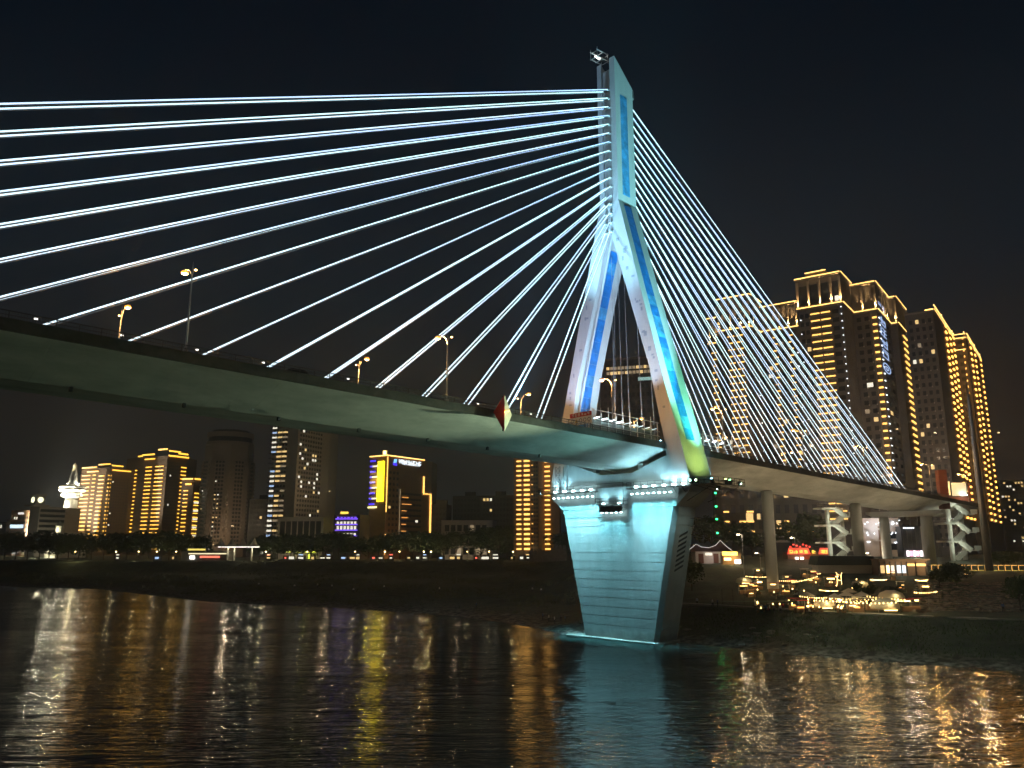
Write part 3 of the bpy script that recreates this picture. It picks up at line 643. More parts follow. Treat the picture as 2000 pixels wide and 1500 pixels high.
# ------------------------------------------------------------------ buildings of the far bank
def slope(u, v):
    d = ray(u, v); return d.x / d.y
def plan(u0, v0, Y0, alpha, steps):
    """walk the front outline of a building: 'a' edges run to the right and nearer, 'b' edges to the right and away, up to a sight line"""
    P = at(u0, v0, Y0).xy; pts = [P.copy()]
    DA = Vector((math.cos(alpha), -math.sin(alpha))); DB = Vector((math.sin(alpha), math.cos(alpha)))
    for kind, u in steps:
        D = DA if kind == 'a' else DB; m_ = slope(u, v0)
        k = (m_ * P.y - P.x) / (D.x - m_ * D.y)
        P = P + D * k; pts.append(P.copy())
    return pts, DA, DB
class Building:
    def __init__(s, name, label, pts, z0, cat='building', group='high-rise buildings on the far bank'):
        c = sum(pts, Vector((0, 0))) / len(pts)
        s.c = Vector((c.x, c.y, z0)); s.o = empty(name, s.c); tag(s.o, label, cat, group); s.pts = pts; s.z0 = z0
    def loc(s, p, z): return Vector((p.x - s.c.x, p.y - s.c.y, z - s.z0))
    def shaft(s, m, pts, back, z1, z0=None, name='wall'):
        z0 = s.z0 if z0 is None else z0
        poly = [p for p in pts] + [pts[-1] + back, pts[0] + back]
        return MB().loft([[s.loc(p, z0) for p in poly], [s.loc(p, z1) for p in poly]]).build(name, m, s.o)
    def on(s, name, m, e, f0, f1, z0, z1, off=.06, th=.12, pts=None):
        """a block on front edge e between fractions f0, f1 of its length"""
        pts = pts or s.pts; a, b = pts[e], pts[e + 1]; d = b - a; Ln = d.length; d = d / Ln; nrm = Vector((d.y, -d.x))
        p = a + d * Ln * (f0 + f1) / 2 + nrm * (off + th / 2 - .06)
        return link(name, ucube(m), s.o, s.loc(p, (z0 + z1) / 2), math.atan2(d.y, d.x), (Ln * abs(f1 - f0), th, z1 - z0))
    def ledline(s, m, pts, z, h=.42, out=.5, name='led_cornice', edges=None):
        for e in range(len(pts) - 1) if edges is None else edges:
            s.on(name, m, e, -.01, 1.01, z, z + h, out, .35, pts)
    def slab(s, m, pts, z, h, out, back, name='cornice'):
        for e in range(len(pts) - 1):
            s.on(name, m, e, -.015, 1.015, z, z + h, out * .5, out, pts)
    def panes(s, m, e, z0, z1, floors, bays, f0=.04, f1=.96, wfrac=.62, hfrac=.5, lit=(), plit=0, pts=None, joined=False, seed=1, ac=0):
        rnd = random.Random(seed); pts = pts or s.pts
        a, b = pts[e], pts[e + 1]; d = b - a; Ln = d.length; d = d / Ln; nrm = Vector((d.y, -d.x)); mb = MB()
        fh = (z1 - z0) / floors; bw = (f1 - f0) / bays
        for j in range(floors):
            for i in range(bays):
                g0 = f0 + bw * (i + .5 - wfrac / 2); g1 = f0 + bw * (i + .5 + wfrac / 2); y0 = z0 + fh * (j + .5 - hfrac / 2); y1 = y0 + fh * hfrac
                if rnd.random() < ac: s.on('air_conditioner', M_FACW, e, g1 + .004, g1 + .012 + bw * .1, y0 - .5, y0 + .15, .1, .4, pts)
                if lit and rnd.random() < plit: s.on('window', rnd.choice(lit), e, g0, g1, y0, y1, .08, .06, pts)
                elif joined:
                    q = [s.loc(a + d * Ln * g + nrm * o, y) for o in (.0, .07) for g, y in ((g0, y0), (g1, y0), (g1, y1), (g0, y1))]
                    mb.loft([q[:4], q[4:]])
                else: s.on('window', m, e, g0, g1, y0, y1, .05, .06, pts)
        if joined and mb.v: mb.build('dark_windows', m, s.o)['kind'] = 'stuff'
def Z(u, v, Y): return at(u, v, Y).z
M_FAC = mat('beige_render', (.26, .24, .21), .8, var=.12, vscale=.2)
M_FACD = mat('grey_brown_render', (.14, .13, .125), .8, var=.35, vscale=.12, detail=8)
M_FACB = mat('brown_render', (.24, .15, .09), .8, var=.15, vscale=.2)
M_FACT = mat('dark_brown_tile', (.11, .07, .042), .8, var=.15, vscale=.2)
M_FACW = mat('pale_tile', (.42, .39, .36), .7, var=.1, vscale=.3)
M_FACK = mat('dark_render', (.07, .07, .072), .8, var=.2, vscale=.2)
M_GLS = mat('night_window_glass', (.012, .015, .02), .12, spec=.5)
M_GLSF = mat('dull_window_glass', (.02, .022, .026), .35)
LITW = (G_WINW, G_WINY, G_WINY, G_WIND)
DOT = glow('white_point_led', (.9, .95, 1), 3)
def uplights(bd, pts, spec, z, h, power):
    for e, f in spec:
        a, b = pts[e], pts[e + 1]; d = (b - a); Ln = d.length; d = d / Ln; nr = Vector((d.y, -d.x)); p = a + d * Ln * f + nr * .75
        bd.on('pilaster', M_FAC, e, f - .5 / Ln, f + .5 / Ln, z, z + h, .1, .45, pts)
        cube('uplight', G_BULB, bd.o, bd.loc(p, z + .35), (.35, .35, .3))
        spot('pilaster_beam', Vector((p.x, p.y, z + .5)) , Vector((p.x - nr.x * .55, p.y - nr.y * .55, z + h)), power, (1, .58, .22), 70, .8, .12)

def added_fill(parent_o, org, p, power, col=(1, .78, .52)):  # glowing box and point light added to stand in for city glow on facades
    cube('added_fill_box', G_WINY, parent_o, p - org, (.8, .4, .4)); point('added_fill_light', p + Vector((0, 0, .6)), power, col, .5)
# --- B1: the tall tower with the vertical sign
A1 = R(36); Y1 = 345
ptsL, DA, DB = plan(1552, 545, Y1, A1, [('a', 1640), ('b', 1659)])
B1 = Building('apartment_tower', 'tall apartment tower with yellow balcony bars and vertical white sign beside the cables', ptsL, 12.5)
back = DB * 16
ptsR, _, _ = plan(1659, 560, (ptsL[-1].y), A1, [('a', 1708), ('b', 1731), ('a', 1745), ('b', 1762)])
zTL, zCL = Z(1640, 530, ptsL[1].y), Z(1648, 589, ptsL[1].y)
zTR, zCR = Z(1708, 549, ptsR[1].y), Z(1712, 603, ptsR[1].y)
B1.shaft(M_FACD, ptsL, back, zTL); B1.shaft(M_FACD, ptsR, back, zTR, name='wall')
inner = [ptsL[0] + (ptsL[1] - ptsL[0]) * .24, ptsL[1] + (ptsL[0] - ptsL[1]) * .30]
B1.shaft(M_FACD, [p + DB * 1.0 for p in inner], DB * 10, zTL + 2.2, zTL, 'roof_block'); B1.ledline(G_WARMC, [p + DB * .9 for p in inner], zTL + 2.0)
B1.ledline(G_WARMC, ptsL, zTL - .3); B1.ledline(G_WARMC, ptsL, zCL - .3)
B1.ledline(G_WARMC, ptsR, zTR - .3); B1.ledline(G_WARMC, ptsR, zCR - .3)
B1.slab(M_FAC, ptsL, zTL - 1.1, .7, .5, None); B1.slab(M_FAC, ptsL, zCL - 1.2, .8, .5, None); B1.slab(M_FAC, ptsR, zTR - 1.1, .7, .5, None); B1.slab(M_FAC, ptsR, zCR - 1.2, .8, .5, None)
uplights(B1, ptsL, [(0, .04), (0, .29), (0, .54), (0, .79), (0, .985)], zCL + .4, zTL - zCL - 2.4, 38000)
uplights(B1, ptsR, [(0, .45), (0, .97), (1, .35), (1, .55), (1, .75), (2, .9), (3, .9)], zCR + .4, zTR - zCR - 2.4, 38000)
for i in range(4): B1.on('crown_window', M_GLS, 0, .08 + i * .24, .25 + i * .24, zCL + 1.2, zTL - 4, .05, .06, ptsL)
B1.on('crown_window', G_WINW, 0, .86, .95, zCL + .8, zCL + 3.2, .09, .06, ptsL)
FH = 3.28
zf = [zCL - 4.0 - FH * i for i in range(29)]
for i, z in enumerate(zf):
    if z < 15: break
    B1.on('balcony_light', G_WARM, 0, .30, .50, z, z + .55, .45, .3, ptsL); B1.on('balcony_light', G_WARM, 0, .535, .735, z, z + .55, .45, .3, ptsL)
    B1.on('balcony', M_FAC, 0, .29, .745, z - 1.0, z - .15, .25, .45, ptsL)
    B1.on('point_light', DOT, 0, .965, .985, z + 1.5, z + 1.85, .2, .2, ptsL)
    if i % 2: B1.on('point_light', DOT, 0, .06, .08, z + 1.5, z + 1.85, .2, .2, ptsL)
    B1.on('balcony_light', G_WARM, 0, .80, .97, z - .4 + zCR - zCL, z + .4 + zCR - zCL, .45, .3, ptsR)
    B1.on('point_light', DOT, 1, .05, .12, z + zCR - zCL, z + .35 + zCR - zCL, .2, .2, ptsR)
    B1.on('balcony_light', G_WARM, 3, .35, .75, z - 1.2 + zCR - zCL, z - .3 + zCR - zCL, .5, .4, ptsR)
    B1.on('balcony', M_FAC, 3, .2, .9, z - 1.9 + zCR - zCL, z - 1.3 + zCR - zCL, .25, .4, ptsR)
B1.panes(M_GLS, 0, 16, zCL - 2, 27, 2, .04, .27, .7, .5, LITW, .05, ptsL, seed=3, ac=.4)
B1.panes(M_GLS, 0, 16, zCL - 2, 27, 1, .76, .93, .8, .5, LITW, .03, ptsL, seed=4)
B1.panes(M_GLS, 0, 16, zCR - 2, 27, 2, .10, .72, .55, .5, LITW, .04, ptsR, seed=5, ac=.4)
B1.panes(M_GLS, 1, 16, zCR - 2, 27, 2, .2, .95, .5, .45, LITW, .03, ptsR, seed=6)
B1.on('window', G_WINW, 0, .34, .58, zCR - 36, zCR - 34, .1, .06, ptsR)
B1.on('rib', M_FAC, 0, .73, .78, 16, zCR - 1.2, .2, .4, ptsR)
# vertical sign: blurred glyphs and a ring emblem
a, b = ptsR[1], ptsR[2]; d = (b - a).normalized(); nr = Vector((d.y, -d.x, 0)); d3 = Vector((d.x, d.y, 0)); wS = (b - a).length * .34
SG = empty('led_lettering'); SG.parent = B1.o
for i in range(5):
    o_ = B1.loc(a + d * (b - a).length * .10, zCR + 4.5 - i * 5.3 - (1.2 if i else 0)) + nr * .25
    strokes(SG, G_SIGNB, o_ - Vector((0, 0, 4.0)), d3, Vector((0, 0, 1)), nr, wS * 1.3, 4.2, 40 + i)
mb = MB(); c0 = B1.loc(a + d * (b - a).length * .10, zCR - 26.5) + nr * .25 + d3 * wS * .6
for rr0, rr1 in ((1.7, 2.2), (.5, 1.0)):
    for j in range(20):
        q0, q1 = 2 * math.pi * j / 20, 2 * math.pi * (j + 1) / 20
        r4 = [c0 + d3 * math.cos(q) * r_ * wS * .40 + Vector((0, 0, math.sin(q) * r_ * 1.05)) for q, r_ in ((q0, rr0), (q1, rr0), (q1, rr1), (q0, rr1))]
        mb.loft([r4, [p + nr * .1 for p in r4]])
mb.build('emblem', G_SIGNB, SG)

# --- B2: the stepped pair behind the cables
Y2 = 372
p2, _, _ = plan(1399, 590, Y2, A1, [('a', 1463), ('b', 1484)])
B2 = Building('apartment_tower', 'stepped apartment towers with warm cornice lights seen through the cable fan', p2, 12.5)
p2b, _, _ = plan(1485, 605, p2[-1].y - 2, A1, [('a', 1557)])
p2c, _, _ = plan(1381, 625, p2[0].y + 4, A1, [('a', 1399)])
z2, z2c = Z(1447, 574, p2[1].y), Z(1447, 637, p2[1].y)
z2b, z2bc = Z(1520, 594, (p2b[0].y + p2b[1].y) / 2), Z(1520, 642, (p2b[0].y + p2b[1].y) / 2)
z2d, z2dc = Z(1390, 623, p2c[0].y), Z(1392, 672, p2c[0].y)
for P, zt1, zc1 in ((p2, z2, z2c), (p2b, z2b, z2bc), (p2c, z2d, z2dc)):
    B2.shaft(M_FACD, P, back, zt1); B2.ledline(G_WARMC, P, zt1 - .3); B2.ledline(G_WARMC, P, zc1 - .3); B2.slab(M_FAC, P, zt1 - 1.1, .7, .5, None); B2.slab(M_FAC, P, zc1 - 1.1, .7, .5, None)
uplights(B2, p2, [(0, .05), (0, .4), (0, .72), (0, .97), (1, .2), (1, .9)], z2c + .4, z2 - z2c - 2.2, 38000)
uplights(B2, p2b, [(0, .25), (0, .5), (0, .75), (0, .97)], z2bc + .4, z2b - z2bc - 2.2, 38000)
uplights(B2, p2c, [(0, .2), (0, .9)], z2dc + .4, z2d - z2dc - 2.2, 38000)
for i in range(30):
    z = z2c - 4 - 3.35 * i
    if z < 16: break
    B2.on('balcony_light', G_WARM, 0, .30, .50, z, z + .5, .45, .3, p2); B2.on('balcony_light', G_WARM, 0, .56, .76, z, z + .5, .45, .3, p2)
    B2.on('balcony_light', G_WARM, 0, .30, .42, z, z + .5, .45, .3, p2b); B2.on('balcony_light', G_WARM, 0, .72, .84, z, z + .5, .45, .3, p2b)
    if z < z2dc - 3: B2.on('balcony_light', G_WARM, 0, .35, .85, z, z + .5, .45, .3, p2c)
    if i % 2: B2.on('point_light', DOT, 1, .4, .46, z + 1, z + 1.4, .2, .2, p2); B2.on('point_light', DOT, 0, .92, .95, z + 1, z + 1.4, .2, .2, p2b)
B2.panes(M_GLS, 0, 16, z2c - 2, 28, 2, .02, .28, .6, .5, LITW, .05, p2, seed=7); B2.panes(M_GLS, 0, 16, z2bc - 2, 27, 3, .02, .98, .4, .5, LITW, .08, p2b, seed=8, ac=.4)
# podium under the towers, seen below the deck
pp, _, _ = plan(1400, 1000, 335, R(10), [('a', 1620)])
B4 = Building('podium_building', 'low podium building with lit yellow windows seen under the deck', pp, 12.3, group='low buildings by the bridge')
zP = Z(1500, 950, 335); B4.shaft(M_FACK, pp, Vector((2, 14)), zP)
B4.panes(M_GLS, 0, 22.5, zP, 3, 12, .03, .99, .5, .55, (G_WINY,), .12, pp, seed=21)
for f0, z_, l_ in ((.06, .3, .05), (.06, 4.4, .05), (.06, 8.5, .05), (.20, 0.3, .06), (.20, 4.4, .06), (.27, .3, .06), (.27, 4.4, .06), (.27, 8.5, .06), (.60, .3, .04), (.60, 4.4, .04), (.82, .3, .04), (.82, 4.4, .04)):
    B4.on('balcony_light', G_WARM, 0, f0, f0 + l_, 22.4 + z_, 23.0 + z_, .4, .3, pp)
B4.on('window', G_WINY, 0, .262, .325, 27.4, 30.6, .15, .06, pp); B4.on('window', G_WINY, 0, .36, .39, 28, 30.4, .15, .06, pp); B4.on('window', G_WINY, 0, .48, .50, 28, 30.4, .15, .06, pp)
B4.on('cornice', M_FACW, 0, .2, .72, 18.5, 19.4, .5, .8, pp); B4.on('cornice', M_FACW, 0, .2, .72, 20.6, 21.2, .5, .6, pp)

# --- B3: the dark tower on the right with columns of bulbs
Y3 = 350
p3, _, _ = plan(1770, 640, Y3, A1, [('a', 1826), ('b', 1858), ('a', 1884), ('b', 1906)])
B3 = Building('apartment_tower', 'dark apartment tower with columns of small warm bulbs behind the tall mast', p3, 12.5)
z3, z3c = Z(1826, 604, p3[1].y), Z(1862, 655, p3[2].y)
B3.shaft(M_FACD, p3, back, z3); B3.ledline(G_WARMC, p3, z3 - .3, edges=(1, 2, 3)); B3.on('led_cornice', G_WARMC, 0, .72, 1.01, z3 - .3, z3 + .25, .5, .35, p3)
B3.ledline(G_WARMC, p3, z3c - .3, edges=(1, 2, 3)); B3.slab(M_FAC, p3, z3 - 1.1, .7, .5, None); B3.on('led_cornice', G_WARMC, 2, .1, .9, z3 - 6.5, z3 - 6.1, .4, .3, p3)
uplights(B3, p3, [(1, .35), (1, .9), (2, .1), (2, .9), (3, .5), (3, .9)], z3c + .4, z3 - z3c - 2.2, 38000)
for i in range(30):
    z = z3c - 3 - 3.2 * i
    if z < 15: break
    for e, f in ((1, .50), (1, .72), (1, .93), (2, .75), (3, .15), (3, .45), (3, .9)):
        B3.on('balcony_bulb', glow('orange_bulb', (1, .44, .08), 4.5), e, f - .03, f + .03, z, z + .8, .6, .6, p3)
    for e, f0, f1 in ((1, .42, .98), (3, .05, .95)): B3.on('balcony', M_FACB, e, f0, f1, z - .7, z - .25, .3, .5, p3)
B3.panes(M_GLS, 0, 16, z3 - 3, 28, 4, .06, .96, .5, .5, LITW, .07, p3, seed=9, ac=.4)
B3.panes(M_GLS, 2, 16, z3c - 2, 27, 1, .2, .8, .5, .5, (), 0, p3)

for B_, q, pw in ((B1, ptsL[1], 5000), (B1, ptsR[1], 3500), (B2, p2[1], 4000), (B3, p3[1], 3500)):
    added_fill(B_.o, B_.c, Vector((q.x - 14, q.y - 26, 34)), pw, (1, .82, .66)); added_fill(B_.o, B_.c, Vector((q.x + 4, q.y - 30, 62)), pw, (1, .70, .42))
# --- B5: dark slab seen through the A, top floors lit
p5, _, _ = plan(1172, 720, 420, R(16), [('a', 1292)])
B5 = Building('office_block', 'dark slab block with lit top-floor windows framed by the tower legs', p5, 10)
z5 = Z(1230, 698, 415); B5.shaft(M_FACK, p5, Vector((4, 16)), z5)
B5.panes(G_WIND, 0, z5 - 9.6, z5 - 4.2, 2, 14, .1, .95, .75, .6, (G_WINY, G_WIND), .8, p5, joined=False, seed=31)
B5.on('window', glow('teal_window', (.5, .9, .85), .5), 0, .62, .97, z5 - 13.2, z5 - 11.4, .1, .06, p5); B5.on('window', G_WINW, 0, .9, .95, z5 - 2.2, z5 - .6, .1, .06, p5)
B5.panes(M_GLSF, 0, 14, z5 - 14, 20, 12, joined=True, pts=p5); B5.slab(M_FACD, p5, z5 - 1, 1, .5, None, 'parapet')

# --- left skyline
def leftbld(name, label, u0, v0, Y, alpha, steps, vt, m, z0=9.6, deep=16):
    P, da, db = plan(u0, v0, Y, alpha, steps)
    B = Building(name, label, P, z0); zt_ = Z(u0, vt, P[0].y); B.shaft(m, P, (db if steps[0][0] == 'a' else -da) * 0 + Vector((2, deep)), zt_); B.zt = zt_; return B
def bars(B, e, f0, f1, ztop, zbot, fh, m=G_YEL, h=.8, out=.45):
    z = ztop
    while z > zbot:
        B.on('balcony_light', m, e, f0, f1, z - h, z, out, .4); z -= fh
# three yellow-lit towers
def yellow_tower(label, u, vt, Y, cols, alpha, steps, m, crown):
    B = leftbld('apartment_tower', label, u, 980, Y, alpha, steps, vt, m)
    for e, f0, f1, dz in cols: bars(B, e, f0, f1, B.zt - dz, 14, 3.1)
    for e, f0, f1, dz, h_ in crown: B.on('crown_light', G_YEL, e, f0, f1, B.zt + dz, B.zt + dz + h_, .8, .6)
    return B
T1 = yellow_tower('yellow-lit apartment tower beside the white observation tower', 152, 917, 640, [(0, .12, .55, 5), (0, .70, .86, 5), (1, .05, .52, 6), (1, .90, .99, 6), (2, .02, .04, 6)], R(28), [('a', 188), ('a', 210), ('b', 250)], M_FACT,
    [(0, .1, .9, .4, 1.0), (0, .4, 1, -3, 1.0), (1, 0, 1, 2.2, 1.0), (2, 0, .55, 1.0, 1.0), (2, .05, .6, -2.5, 1.0), (2, .6, .95, -2.5, 1.0)])
T1.panes(M_GLSF, 2, 14, T1.zt - 8, 25, 7, .1, .95, .5, .5, (G_WINW,), .04, seed=41, joined=True)
T2 = yellow_tower('tallest yellow-lit apartment tower with a layered glowing crown', 240, 896, 650, [(0, .05, .2, 24), (0, .45, .72, 10), (1, .3, .75, 8), (2, .02, .75, 8), (3, .72, .98, 8)], R(28), [('a', 272), ('a', 298), ('a', 320), ('b', 358)], M_FACT,
    [(0, .1, .5, -14, 1.2), (0, .1, .5, -17, 1.2), (0, .75, 1, .5, 1.), (1, .0, .9, 1.2, 1.2), (1, .2, .95, -2.4, 1.0), (2, .2, 1, 4.6, 1.2), (3, 0, .6, 3.2, 1.2), (3, .5, 1.0, 2.0, 1.2), (3, 0, 1.05, -.6, 1.2)])
T2.panes(M_GLSF, 3, 14, T2.zt - 4, 27, 6, .05, .7, .5, .5, (G_WINW,), .05, seed=42, joined=True)
T3 = yellow_tower('lowest yellow-lit apartment tower beside the round-topped tower', 352, 938, 620, [(0, .25, .62, 8), (1, .2, .9, 10)], R(20), [('a', 375), ('b', 388)], M_FACT, [(0, .1, 1, .2, 1.2), (1, 0, 1, .2, 1.2), (0, .4, .9, -4, 1.4)])
for i, z in enumerate(np.arange(24, T3.zt - 12, 6.4)): T3.on('window', G_WINW, 1, .2, .9, z, z + 1.4, .6, .3)
for P_, pw in ((T1, 700), (T2, 1300), (T3, 500)):
    q = P_.pts[-2]; point('facade_wash', (q.x + 8, q.y - 14, 16), pw, (1, .5, .12), 1.0)
# observation tower with a saucer
c = at(133, 1032, 600); OT = empty('observation_tower', (c.x, c.y, 9.6)); tag(OT, 'floodlit white observation tower with a round saucer and spire', 'observation tower')
def hz(v): return Z(140, v, 600) - 9.6
M_OT = mat('tower_white', (.8, .78, .70), .6)
prof = [(7.5, 0), (6.6, hz(1035)), (4.4, hz(985)), (4.2, hz(974))]
MB().lathe(prof, 24).build('shaft', M_OT, OT, True)
MB().lathe([(4.3, hz(973)), (7.2, hz(970)), (7.6, hz(966)), (6.2, hz(963))], 32).build('lower_ring', M_OT, OT, True)
MB().lathe([(6, hz(962.8)), (8.6, hz(960)), (9.4, hz(957)), (9.4, hz(955.6))], 32).build('saucer', M_OT, OT, True)
MB().lathe([(9.2, hz(955.4)), (9.2, hz(953.8))], 32).build('window_band', M_GLS, OT)
MB().lathe([(9.4, hz(953.6)), (8.8, hz(949.5)), (5, hz(948.5))], 32).build('saucer_roof', M_OT, OT, True)
MB().lathe([(4.6, hz(948.3)), (4.4, hz(943.5)), (3.2, hz(943)), (2.2, hz(925)), (1.8, hz(922)), (1.3, hz(911)), (1.4, hz(909)), (.3, hz(905)), (.08, hz(901))], 20).build('spire', M_OT, OT, True)
for k, (dx, dy) in enumerate(((-24, -26), (6, -34), (-8, -40))):
    spot('tower_wash', (c.x + dx, c.y + dy, 10.5), (c.x, c.y, 45), 900000, (1, .82, .42) if k != 0 else (1, .97, .85), 70, .5, .5)
for q in range(6):
    a_ = q * math.pi / 3; point('saucer_wash', (c.x + 11 * math.cos(a_), c.y + 11 * math.sin(a_), 9.6 + hz(963)), 3500, (1, .9, .62), .3)
for q in range(3): point('spire_wash', (c.x + 6.5 * math.cos(q * 2.1 - 2.4), c.y + 6.5 * math.sin(q * 2.1 - 2.4), 9.6 + hz(944)), 3200, (1, .95, .75), .3)
# clock building
K = leftbld('clock_building', 'grey office building with a clock turret and horizontal light lines', 58, 1000, 560, R(30), [('a', 77), ('b', 128)], 990, M_FACW)
for i in range(8): K.on('ledge', M_FACW, 1, .02, 1, K.zt - 1 - i * 3.6, K.zt - .5 - i * 3.6, .35, .5); K.on('window_band', M_GLS, 1, .03, .99, K.zt - 3.6 - i * 3.6, K.zt - 1.7 - i * 3.6, .05, .06)
tcx = at(73, 985, 556); 
for dz0, dz1, r_ in ((0, 1.2, 7.5), (1.2, 7.6, 4.4), (7.6, 8.6, 5.2)): cube('turret' if r_ < 5 else 'turret_slab', M_FACW, K.o, K.loc(tcx.xy, K.zt + (dz0 + dz1) / 2), (r_ * 1.5, r_ * 1.5, dz1 - dz0), -R(30))
rod('mast', M_FACW, K.o, K.loc(tcx.xy, K.zt + 8.6), K.loc(tcx.xy, K.zt + 12.5), .4)
for ang in (-R(30) - math.pi / 2, R(60) - math.pi / 2 - R(0)):
    dv = Vector((math.cos(ang), math.sin(ang), 0)); q = K.loc(tcx.xy, K.zt + 4.6) + dv * 3.32
    fc = rod('clock_face', glow('clock_dial', (1, .95, .6), 2.0), K.o, q, q + dv * .25, 3.9, 20)
    up_ = Vector((0, 0, 1)); bar('clock_hand', M_DARK, K.o, q + dv * .32, q + dv * .32 + up_ * 1.4, .22, .06); bar('clock_hand', M_DARK, K.o, q + dv * .32, q + dv * .32 + up_.cross(dv) * 1.0 - up_ * .3, .26, .06)
added_fill(K.o, K.c, Vector((K.pts[1].x + 12, K.pts[1].y - 12, 20)), 3500, (1, .9, .6))
P0 = leftbld('office_block', 'dark office block with a pale blue lit sign at the left edge', 22, 1005, 590, R(10), [('a', 58)], 997, M_FACB)
P0.on('sign', glow('blue_white_sign', (.6, .8, 1), 1.6), 0, .05, .75, P0.zt - 13, P0.zt - 10.5, .4, .3); P0.on('sign', glow('white_roof_sign', (1, .95, .9), 1), 0, .4, .7, P0.zt - 3, P0.zt - 1.5, .4, .3)
P0.panes(M_GLSF, 0, 12, P0.zt - 4, 8, 8, joined=True, lit=LITW, plit=.06)
# white villa with domed lantern
V = leftbld('white_villa', 'small floodlit white villa with lantern under the observation tower', 92, 1045, 500, R(24), [('a', 112), ('b', 139)], 1040, M_OT)
for i in range(9): V.on('column', M_OT, 0, .05 + i * .105, .10 + i * .105, 11, V.zt - 2.2, .2, .4)
V.slab(M_OT, V.pts, V.zt - 1.5, 1.2, .7, None); q = V.pts[1]
MB().lathe([(2.2, 0), (2.2, 4), (2.5, 4.1), (1.2, 5.5), (.1, 7)], 10).build('lantern', M_OT, V.o).location = V.loc(q + Vector((-2, 5)), V.zt)
point('villa_wash', (V.pts[0].x + 2, V.pts[0].y - 9, 12), 5000, (1, .93, .6), .3); point('villa_wash', (q.x - 2, q.y + .8, V.zt + 1.5), 900, (1, .93, .6), .2)
# far low houses at the left edge
for i, (u, v, l_) in enumerate(((-8, 1020, 'leftmost'), (12, 1015, 'second'),)):
    H = leftbld('low_house', f'{l_} dim low house at the left edge of the far bank', u, 1030, 620 + i * 10, R(8), [('a', u + 20)], v, M_FACK); H.panes(M_GLSF, 0, 11, H.zt - 1, 5, 5, lit=LITW, plit=.3, joined=True, seed=50 + i)
# round-topped tower
c = at(437, 1045, 560); RT = empty('round_topped_tower', (c.x, c.y, 9.6)); tag(RT, 'dim beige tower with a round drum top behind the promenade', 'building', 'high-rise buildings on the far bank')
def rz_(v): return Z(437, v, 560) - 9.6
def oct_(r, sx=1.0): return [(sx * r * math.cos(math.pi / 8 + q * math.pi / 4), r * math.sin(math.pi / 8 + q * math.pi / 4)) for q in range(8)]
M_RT = mat('tan_tile', (.30, .25, .20), .8, var=.1, vscale=.3)
MB().prism(oct_(18.0), 0, rz_(903)).build('wall', M_RT, RT); MB().prism(oct_(16.6), rz_(903), rz_(872)).build('upper_wall', M_RT, RT)
for r0, va, vb, mm in ((16.4, 872, 866, M_RT), (15.2, 866, 857, M_GLSF), (16.0, 857, 848, M_RT), (12.5, 848, 843, M_FACK)):
    MB().lathe([(r0, rz_(va) + .05), (r0, rz_(vb))], 36, (0, 0)).build('drum' if mm is M_RT else ('drum_window' if mm is M_GLSF else 'roof_house'), mm, RT, False)
for a_i in range(8):
    ang = math.pi / 8 + a_i * math.pi / 4 + math.pi / 8
    if math.sin(ang) > .3: continue
    dv = Vector((math.cos(ang), math.sin(ang), 0)); tv = Vector((-dv.y, dv.x, 0)); ap = 18.0 * math.cos(math.pi / 8)
    for j in range(22):
        zc = 6 + j * (rz_(905) - 6) / 22
        for f in (-5.0, 5.0):
            cube('balcony', M_RT, RT, dv * (ap + .35) + tv * f + Vector((0, 0, zc)), (.8, 2.8, 1.1), ang)
    mb = MB()
    for j in range(22):
        zc = 7.4 + j * (rz_(905) - 6) / 22
        for f in (-2.2, 0, 2.2):
            q = [dv * (ap + .05) + tv * (f + a2) + Vector((0, 0, zc + b2)) for a2, b2 in ((-.7, 0), (.7, 0), (.7, 1.5), (-.7, 1.5))]; mb.loft([q, [p + dv * .06 for p in q]])
    mb.build('dark_windows', M_GLSF, RT)['kind'] = 'stuff'
rnd = random.Random(5)
for j in range(20):
    zc = 8 + rnd.randrange(16) * 3.1; ang = -math.pi / 2 - math.pi / 4 * rnd.choice([0, 0, 1]); dv = Vector((math.cos(ang), math.sin(ang), 0)); tv = Vector((-dv.y, dv.x, 0))
    cube('window', rnd.choice(LITW), RT, dv * (18 * math.cos(math.pi / 8) + .1) + tv * rnd.choice([-2.2, 0]) + Vector((0, 0, zc)), (.1, .9, .9), ang)
for f in range(5): strokes(RT, glow('pale_roof_letters', (.7, .75, .7), .35), Vector((-16 + f * 3.6, -22.5, 4.5)), Vector((1, 0, 0)), Vector((0, 0, 1)), Vector((0, -1, 0)), 2.0, 2.4, 70 + f)
added_fill(RT, RT.location, Vector((c.x + 6, c.y - 34, 18)), 3500, (1, .66, .36)); added_fill(RT, RT.location, Vector((c.x + 20, c.y - 40, 30)), 7000, (1, .7, .42))
